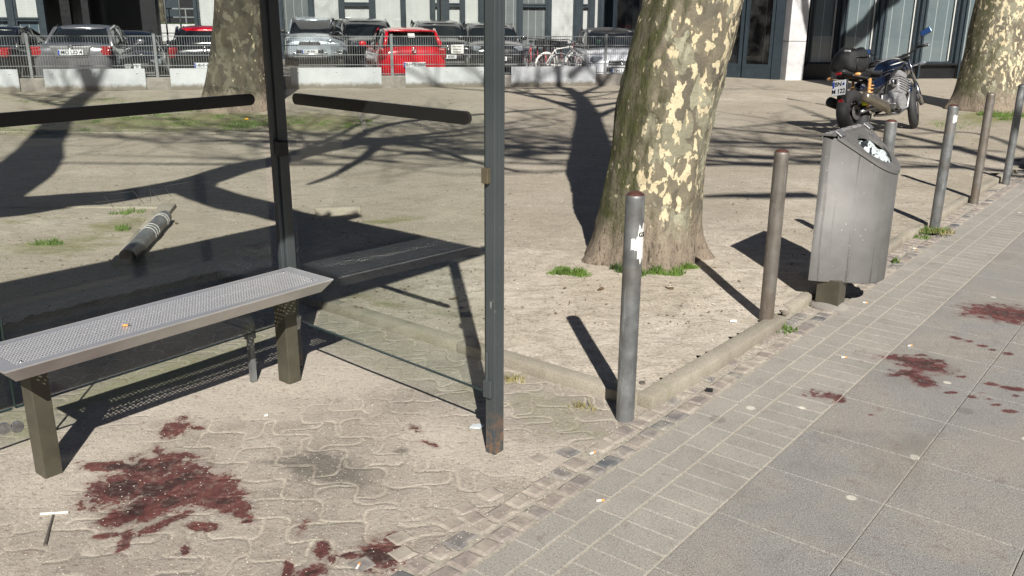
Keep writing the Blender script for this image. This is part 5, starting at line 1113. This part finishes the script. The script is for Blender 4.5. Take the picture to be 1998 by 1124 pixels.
mp_('front_mudguard', MAT['navy'], lambda m: m.tube([(0, .73 + .335 * math.cos(R(a)), .31 + .335 * math.sin(R(a))) for a in range(30, 165, 15)], [.03] + [.055] * 7 + [.03], 8))
mp_('handlebar', MAT['plastic'], lambda m: (m.tube([(-.38, .36, 1.05), (-.30, .38, 1.07), (-.12, .48, 1.03), (.12, .48, 1.03), (.30, .38, 1.07), (.38, .36, 1.05)], .013), m.tube([(-.40, .355, 1.05), (-.28, .385, 1.068)], .020), m.tube([(.28, .385, 1.068), (.40, .355, 1.05)], .020), m.rbox((0, .50, 1.0), (.24, .08, .03), .01)))
mp_('hand_lever', MAT['alu'], lambda m: [m.tube([(s_ * .24, .43, 1.06), (s_ * .38, .42, 1.045), (s_ * .41, .415, 1.05)], .007) for s_ in (-1, 1)])
for s_ in (-1, 1):
    mi = mp_('mirror', MAT['plastic'], lambda m: (m.tube([(s_ * .25, .41, 1.07), (s_ * .34, .43, 1.20)], .007), m.rbox((s_ * .41, .43, 1.24), (.15, .025, .085), .012, ry=-s_ * R(12))))
    mb = MB(); mb.rbox((s_ * .41, .415, 1.24), (.135, .004, .07), .002, ry=-s_ * R(12)); mb.build('mirror_glass', MAT['mirrorb'], mi)
mb = MB(); mb.rbox((0, -1.0, .655), (.20, .012, .20), .003, rx=R(-14)); npl = mb.build('number_plate', MAT['platew'], mc)
mb = MB(); mb.box((-.083, -.996, .70), (.026, .004, .085), rx=R(-14)); mb.build('country_strip', MAT['bluepl'], npl)
text('BN', .082, MAT['dark'], npl, (-.012, -.996, .703), (R(76), 0, 0)); text('M 122', .082, MAT['dark'], npl, (0, -1.020, .610), (R(76), 0, 0))
mp_('seal_badge', MAT['bluepl'], lambda m: m.tube([(.072, -.993, .70), (.072, -1.000, .701)], .016, 12))
mp_('disc_lock', MAT['yellow'], lambda m: m.rbox((.135, -.64, .42), (.04, .11, .06), .015), True)
mp_('side_stand', MAT['alu'], lambda m: m.tube([(-.12, -.12, .28), (-.24, -.06, .02)], .012))
# bars turned to the left
piv = Vector((0, .56, .8)); SM = Matrix.Translation(piv) @ Matrix.Rotation(R(27), 4, Vector((0, -.42, .91)).normalized()) @ Matrix.Translation(-piv)
for ch in mc.children:
    if ch.name.split('.')[0] in ('handlebar', 'hand_lever', 'mirror', 'instruments', 'headlamp', 'fork', 'front_indicator', 'front_mudguard', 'brake_caliper'): ch.matrix_basis = SM
# tail bag
p = mc.matrix_basis
tbg = thing('tail_bag', 'black fabric luggage bag strapped on the motorcycle seat', 'bag', tuple(p @ Vector((0, -.70, .86))), -az, ry=R(-12))
mb = MB(); mb.ell((0, -.02, .13), (.42, .50, .34), 26, 18, p=.78); mb.v = [tuple(Vector(v) * (1 + .16 * mnoise.noise(Vector(v) * 7) + .07 * mnoise.noise(Vector(v) * 19))) for v in mb.v]; mb.build('bag_body', MAT['fabric'], tbg, True)
mb = MB(); mb.torus((0, -.02, .17), .232, .008, 'Z', 32, 6, 1.); mb.tube([(0, -.19, .24), (0, -.1, .30), (0, .1, .30), (0, .19, .24)], .012); mb.tube([(.17, -.12, .0), (.185, -.12, .13), (.13, -.12, .27)], .01); mb.tube([(-.17, -.12, .0), (-.185, -.12, .13), (-.13, -.12, .27)], .01); mb.build('strap', MAT['plastic'], tbg, True)
mb = MB(); mb.rbox((.10, -.2, .26), (.09, .012, .03), .004, ry=R(15)); mb.build('reflective_patch', MAT['white'], tbg)

# ------------------------------------------------------------------ grass, weeds, small litter
def blades(mb, cx, cy, rx, ry, n, h, rn, z=ZP, lean=.6):
    for _ in range(n):
        a = rn.uniform(0, 2 * PI); q = math.sqrt(rn.random()); x = cx + rx * q * math.cos(a); y = cy + ry * q * math.sin(a); hh_ = h * rn.uniform(.45, 1.1) * (1.15 - .5 * q); d = Vector((rn.uniform(-1, 1), rn.uniform(-1, 1), 0)) * lean * hh_; w = Vector((rn.uniform(-1, 1), rn.uniform(-1, 1), 0)).normalized() * rn.uniform(.0018, .0035)
        b = Vector((x, y, z - .004)); m = b + d * .4 + Vector((0, 0, hh_ * .65)); tp = b + d + Vector((0, 0, hh_)); mb.add([b - w, b + w, m + w * .7, m - w * .7, tp], [(0, 1, 2, 3), (3, 2, 4)])
rn = random.Random(11)
def tuft(px_, py_, rx, ry, n, h, label, mat='grass', z=ZP, name='grass_tuft', grp='grass tufts'):
    g_ = G(px_, py_, z); mb = MB(); [blades(mb, g_.x + rn.gauss(0, rx * .6), g_.y + rn.gauss(0, ry * .6), rx * rn.uniform(.3, .7), ry * rn.uniform(.3, .8), n // 4, h * rn.uniform(.6, 1.3), rn, z) for _ in range(9)]; o = mb.build(name, MAT[mat], None, origin=(g_.x, g_.y, z)); tag(o, label, 'grass', grp); return o
tuft(1122, 533, .10, .07, 420, .05, 'small green grass tuft at the left foot of the leaning tree')
tuft(1283, 532, .10, .07, 460, .055, 'bright green grass tuft in front of the leaning tree, right of the front bollard')
tuft(1328, 525, .12, .06, 460, .055, 'grass tuft at the right foot of the leaning tree')
tuft(1200, 528, .06, .05, 120, .08, 'dark leafy weed at the tree foot behind the front bollard', 'leafdk')
tuft(1530, 646, .05, .03, 60, .05, 'small weed in the cobbles right of the brown bollard', 'grass', 0.)
tuft(1812, 452, .14, .05, 160, .05, 'thin grass at the foot of the bollard with the white patch', 'grass', .03)
tuft(1795, 464, .07, .04, 60, .04, 'low weed on the pavement edge right of the bin', 'grass', .0)
tuft(1842, 454, .08, .04, 80, .05, 'yellowish weed right of the bollard with the white patch', 'drygrass', .03)
tuft(1745, 512, .012, .012, 60, .05, 'small weed beside the litter bin at the kerb', 'grass', .0)
tuft(1005, 742, .06, .04, 60, .04, 'sparse yellow tuft right of the front shelter post', 'drygrass', .0)
tuft(1135, 797, .04, .03, 30, .035, 'tiny yellow weed left of the front bollard', 'drygrass', .0)
tuft(243, 415, .09, .06, 90, .05, 'small weed tuft at the kerb left of the fallen bollard', 'grass')
tuft(233, 447, .07, .05, 90, .05, 'little green tuft left of the fallen bollard', 'grass')
tuft(95, 476, .10, .06, 110, .05, 'green tuft on the earth at the left edge', 'grass')
tuft(480, 245, .30, .18, 260, .07, 'grass tuft with a dandelion right of the left tree trunk', 'grass')
tuft(1940, 226, .35, .25, 500, .10, 'grass at the foot of the big right tree', 'grass')
mb = MB()
for bx, by, rx, ry, n in ((300, 240, 1.6, .9, 3800), (430, 235, 1.0, .8, 3000), (620, 240, .8, .7, 3200), (120, 255, 1.6, .6, 1600), (150, 200, 2.2, .8, 1600), (1850, 245, .6, .5, 700), (385, 205, .8, .6, 1200)):
    g_ = G(bx, by, ZP); [blades(mb, g_.x + rn.gauss(0, rx * .55), g_.y + rn.gauss(0, ry * .55), rn.uniform(.05, .22), rn.uniform(.05, .2), n // 40, rn.uniform(.02, .05), rn, ZP) for _ in range(26)]
o = mb.build('grass', MAT['grass']); struct(o, 'stuff'); o['label'] = 'thin green grass on the earth around the left tree'; o['category'] = 'grass'
g_ = G(481, 246, ZP); t = thing('dandelion', 'single yellow dandelion flower beside the left tree trunk', 'flower', tuple(g_)); mb = MB(); mb.tube([(0, 0, 0), (.01, 0, .09)], .004, 5); mb.build('stem', MAT['grass'], t); mb = MB(); mb.ell((.01, 0, .10), (.07, .07, .03), 12, 6); mb.build('blossom', simple('dandelion_yellow', (.8, .45, .01), .6), t, True)
# gravel
mb = MB(); bm = bmesh.new(); bmesh.ops.create_icosphere(bm, subdivisions=1, radius=1.); iv = [v.co.copy() for v in bm.verts]; bm.verts.index_update(); iff = [tuple(v.index for v in f.verts) for f in bm.faces]; bm.free()
def pebble(mb, x, y, z, r, rn): 
    k = Vector((rn.uniform(.7, 1.3), rn.uniform(.7, 1.3), rn.uniform(.35, .7))) * r; a = rn.uniform(0, PI); c, s_ = math.cos(a), math.sin(a)
    mb.add([(x + (v.x * c - v.y * s_) * k.x, y + (v.x * s_ + v.y * c) * k.y, z + v.z * k.z) for v in iv], iff)
for _ in range(2600):
    a_, b_ = rn.uniform(.7, 3.1), rn.uniform(-4.2, -1.78); p = AB(a_, b_); pebble(mb, p.x, p.y, .003, rn.uniform(.001, .0030), rn)
for _ in range(1500):
    p = AB(rn.uniform(.8, 8), rn.gauss(-1.73, .05)); pebble(mb, p.x, p.y, .003, rn.uniform(.001, .0035), rn)
for _ in range(3500):
    p = AB(rn.uniform(3.2, 12), -1.85 - abs(rn.gauss(0, 2.6))); pebble(mb, p.x, p.y, ZP + .003, rn.uniform(.0015, .006), rn)
o = mb.build('gravel', simple('pebble', (.48, .44, .38), .85, 0, .5, 25)); struct(o, 'stuff'); o['label'] = 'fine pale grit scattered on paving and earth'; o['category'] = 'gravel'
# leaf and bark litter
mb = MB()
for _ in range(2600):
    y_ = 4.5 + 15 * rn.random() ** 1.6; x_ = rn.uniform(-.65, .65) * y_
    if AB(0, 0).length == 0 and (Vector((x_, y_, 0)).dot(N1) > -1.9 or (Vector((x_, y_, 0)).dot(E1) < 3.3 and Vector((x_, y_, 0)).dot(N1) > -4.9)): continue
    if y_ > 19.5 and x_ < 3: continue
    s_ = rn.uniform(.004, .013) * (.45 + y_ / 9); a = rn.uniform(0, PI); u = Vector((math.cos(a), math.sin(a), rn.uniform(-.2, .3))) * s_; v = Vector((-math.sin(a), math.cos(a), rn.uniform(-.2, .3))) * s_ * rn.uniform(.12, .6); o_ = Vector((x_, y_, ZP + .006)); mb.add([o_ - u, o_ + v, o_ + u, o_ - v], [(0, 1, 2, 3)])
o = mb.build('leaf_litter', simple('litter_brown', (.14, .10, .065), .85, 0, .6, 9), None, thick=.0015); struct(o, 'stuff'); o['label'] = 'tiny brown leaf and bark fragments strewn over the earth'; o['category'] = 'litter'
# cigarette ends
CE = 'cigarette ends on the paving'
def butt(px_, py_, an, label, mat='paper', z=0., L=.028):
    g_ = G(px_, py_, z); t = thing('cigarette_end', label, 'cigarette end', (g_.x, g_.y, z + .005), R(an), CE)
    mb = MB(); mb.tube([(-L / 2, 0, 0), (L * .15, 0, 0)], .004, 8); mb.build('paper_tube', MAT[mat], t); mb = MB(); mb.tube([(L * .15, 0, 0), (L / 2, 0, 0)], .0041, 8); mb.build('filter_tip', MAT['orange' if mat != 'orange' else 'dark'], t); return t
butt(1171, 979, 10, 'white cigarette end on the pavers near the bottom middle'); butt(1156, 886, 40, 'yellowish cigarette end on the cobbles near the front bollard'); butt(1688, 592, -10, 'cigarette end on the pavers right of the bin post'); butt(1646, 699, 10, 'white cigarette end on the pavers below the bin'); butt(699, 1107, 80, 'cigarette end beside the lower red stain')
butt(1775, 676, 20, 'white cigarette end on the slab joint right of the bin'); butt(1785, 486, -10, 'cigarette end at the kerb behind the bin, near the weed')
butt(247, 637, 20, 'orange foam stub lying on the perforated bench seat', 'orange', zs, .026)
# debris
def flat(px_, py_, pts, label, cat, mat, z=0., name='scrap', h=.002):
    g_ = G(px_, py_, z); mb = MB(); mb.prism(pts, .001, .001 + h); o = mb.build(name, MAT[mat], None, origin=None); o.location = (g_.x, g_.y, z + .003); tag(o, label, cat); return o
flat(931, 835, [(-.03, -.012), (.01, -.02), (.03, .004), (.012, .02), (-.02, .012)], 'crumpled clear plastic scrap beside the foot of the front shelter post', 'litter', 'cloth', name='plastic_scrap', h=.006)
flat(1383, 765, [(-.017, -.008), (.014, -.012), (.02, .006), (-.012, .012)], 'small black lump on the cobbles below the kerb', 'litter', 'dark', name='black_lump', h=.012)
g_ = G(1253, 749, ZP); mb = MB(); mb.tube([(0, 0, .001), (0, 0, .008)], .014, 16); o = mb.build('bottle_cap', MAT['galvb']); o.location = (g_.x, g_.y, ZP + .002); tag(o, 'bottle cap on the sand right of the front bollard', 'bottle cap')
flat(1431, 629, [(-.02, -.006), (.014, -.012), (.022, .008), (-.008, .014)], 'white paper scrap on the earth left of the brown bollard', 'litter', 'paper', ZP, 'paper_scrap', .008)
g_ = G(105, 1006); mb = MB(); mb.tube([(-.045, 0, .006), (.045, .012, .006)], .004, 6); o = mb.build('stick', MAT['paper']); o.location = (g_.x, g_.y, .0); tag(o, 'short pale stick on the paving at the lower left', 'stick')
a_ = G(104, 1008); b_ = G(88, 1066); mb = MB(); mb.tube([(0, 0, .006), ((b_.x - a_.x) * .5, (b_.y - a_.y) * .5, .008), (b_.x - a_.x, b_.y - a_.y, .004)], [.0035, .0035, .006], 6); o = mb.build('nail', MAT['galvb']); o.location = (a_.x, a_.y, 0); tag(o, 'bent rusty nail lying below the pale stick at the lower left', 'nail')
flat(520, 813, [(-.008, -.006), (.008, -.004), (.006, .008), (-.006, .006)], 'tiny white paper crumb on the wavy paving in the middle', 'litter', 'paper', 0., 'paper_crumb', .005)
lg = 'dry leaves on the ground'
for px_, py_, z, lb in ((1172, 565, ZP, 'brown leaf on the sand left of the front bollard'), (1306, 563, ZP, 'brown leaf on the sand right of the front bollard'), (1388, 524, ZP, 'dry leaf beside the right grass tuft'), (345, 437, ZP, 'brown leaf above the fallen bollard'), (700, 602, ZP, 'dark twig leaf behind the side glass'), (885, 584, ZP, 'dark leaf beside the post shadow')):
    g_ = G(px_, py_, z); mb = MB(); r_ = .018; pts = [(r_ * 1.8 * math.cos(a), r_ * .8 * math.sin(a), .004 + .006 * math.sin(2 * a)) for a in [2 * PI * k / 10 for k in range(10)]]; mb.add([(0, 0, .002)] + pts, [(0, 1 + k, 1 + (k + 1) % 10) for k in range(10)]); o = mb.build('leaf', simple('dead_leaf', (.13, .085, .045), .8), None, thick=.001); o.location = (g_.x, g_.y, z + .002); o.rotation_euler = (0, 0, rn.uniform(0, 3)); tag(o, lb, 'leaf', lg)

# ------------------------------------------------------------------ unseen houses added around the viewer to block sky light and darken reflections
for nm, x, y, L, D, Hh, rz, lab in (('row', 6, -48, 90, 10, 17, 0, 'unseen terrace of brown brick houses behind the viewer, added to block sky light'), ('row', -46, 6, 70, 10, 15, PI / 2, 'unseen brown brick houses on the left, added to block sky light and darken reflections'), ('row', 52, 8, 70, 10, 18, -PI / 2, 'unseen brown brick houses on the right, added to block sky light')):
    t = thing('unseen_brick_house', lab, 'building', (x, y, -.22), rz); mb = MB(); mb.box((0, 0, Hh / 2), (L, D, Hh)); mb.build('wall', MAT['brickw'], t)
    for f_ in range(4):
        for k in range(int(L / 5)):
            for s_ in (1, -1)[:1]:
                mb = MB(); sg_ = 1 if nm and rz == 0 else -1; mb.box((-L / 2 + 2.5 + k * 5, sg_ * (D / 2 + .02), 2.4 + f_ * 3.8), (1.5, .1, 2.1)); 
                if f_ < 3: mb.build('window', MAT['dark'], t)
# ------------------------------------------------------------------ light
w = bpy.data.worlds.new('World'); S.world = w; w.use_nodes = True; nt = w.node_tree; bgd = nt.nodes['Background']
sky = nt.nodes.new('ShaderNodeTexSky'); sky.sky_type = 'NISHITA'; sky.sun_disc = False; sky.sun_elevation = SEL; sky.sun_rotation = math.atan2(-SUN.x, -SUN.y); sky.air_density = .4; sky.dust_density = .2
nt.links.new(sky.outputs[0], bgd.inputs[0]); bgd.inputs[1].default_value = .05
ld = bpy.data.lights.new('sun', 'SUN'); ld.energy = 5.0; ld.angle = R(.5); ld.color = (1., .95, .87); lo_ = bpy.data.objects.new('sun', ld); C.objects.link(lo_); lo_.rotation_euler = SUN.to_track_quat('-Z', 'Y').to_euler(); lo_.location = (0, 0, 20)
S.view_settings.view_transform = 'Standard'; S.view_settings.look = 'None'; S.view_settings.exposure = .6; S.view_settings.gamma = 1
S.cycles.transparent_max_bounces = 24; S.cycles.max_bounces = 8
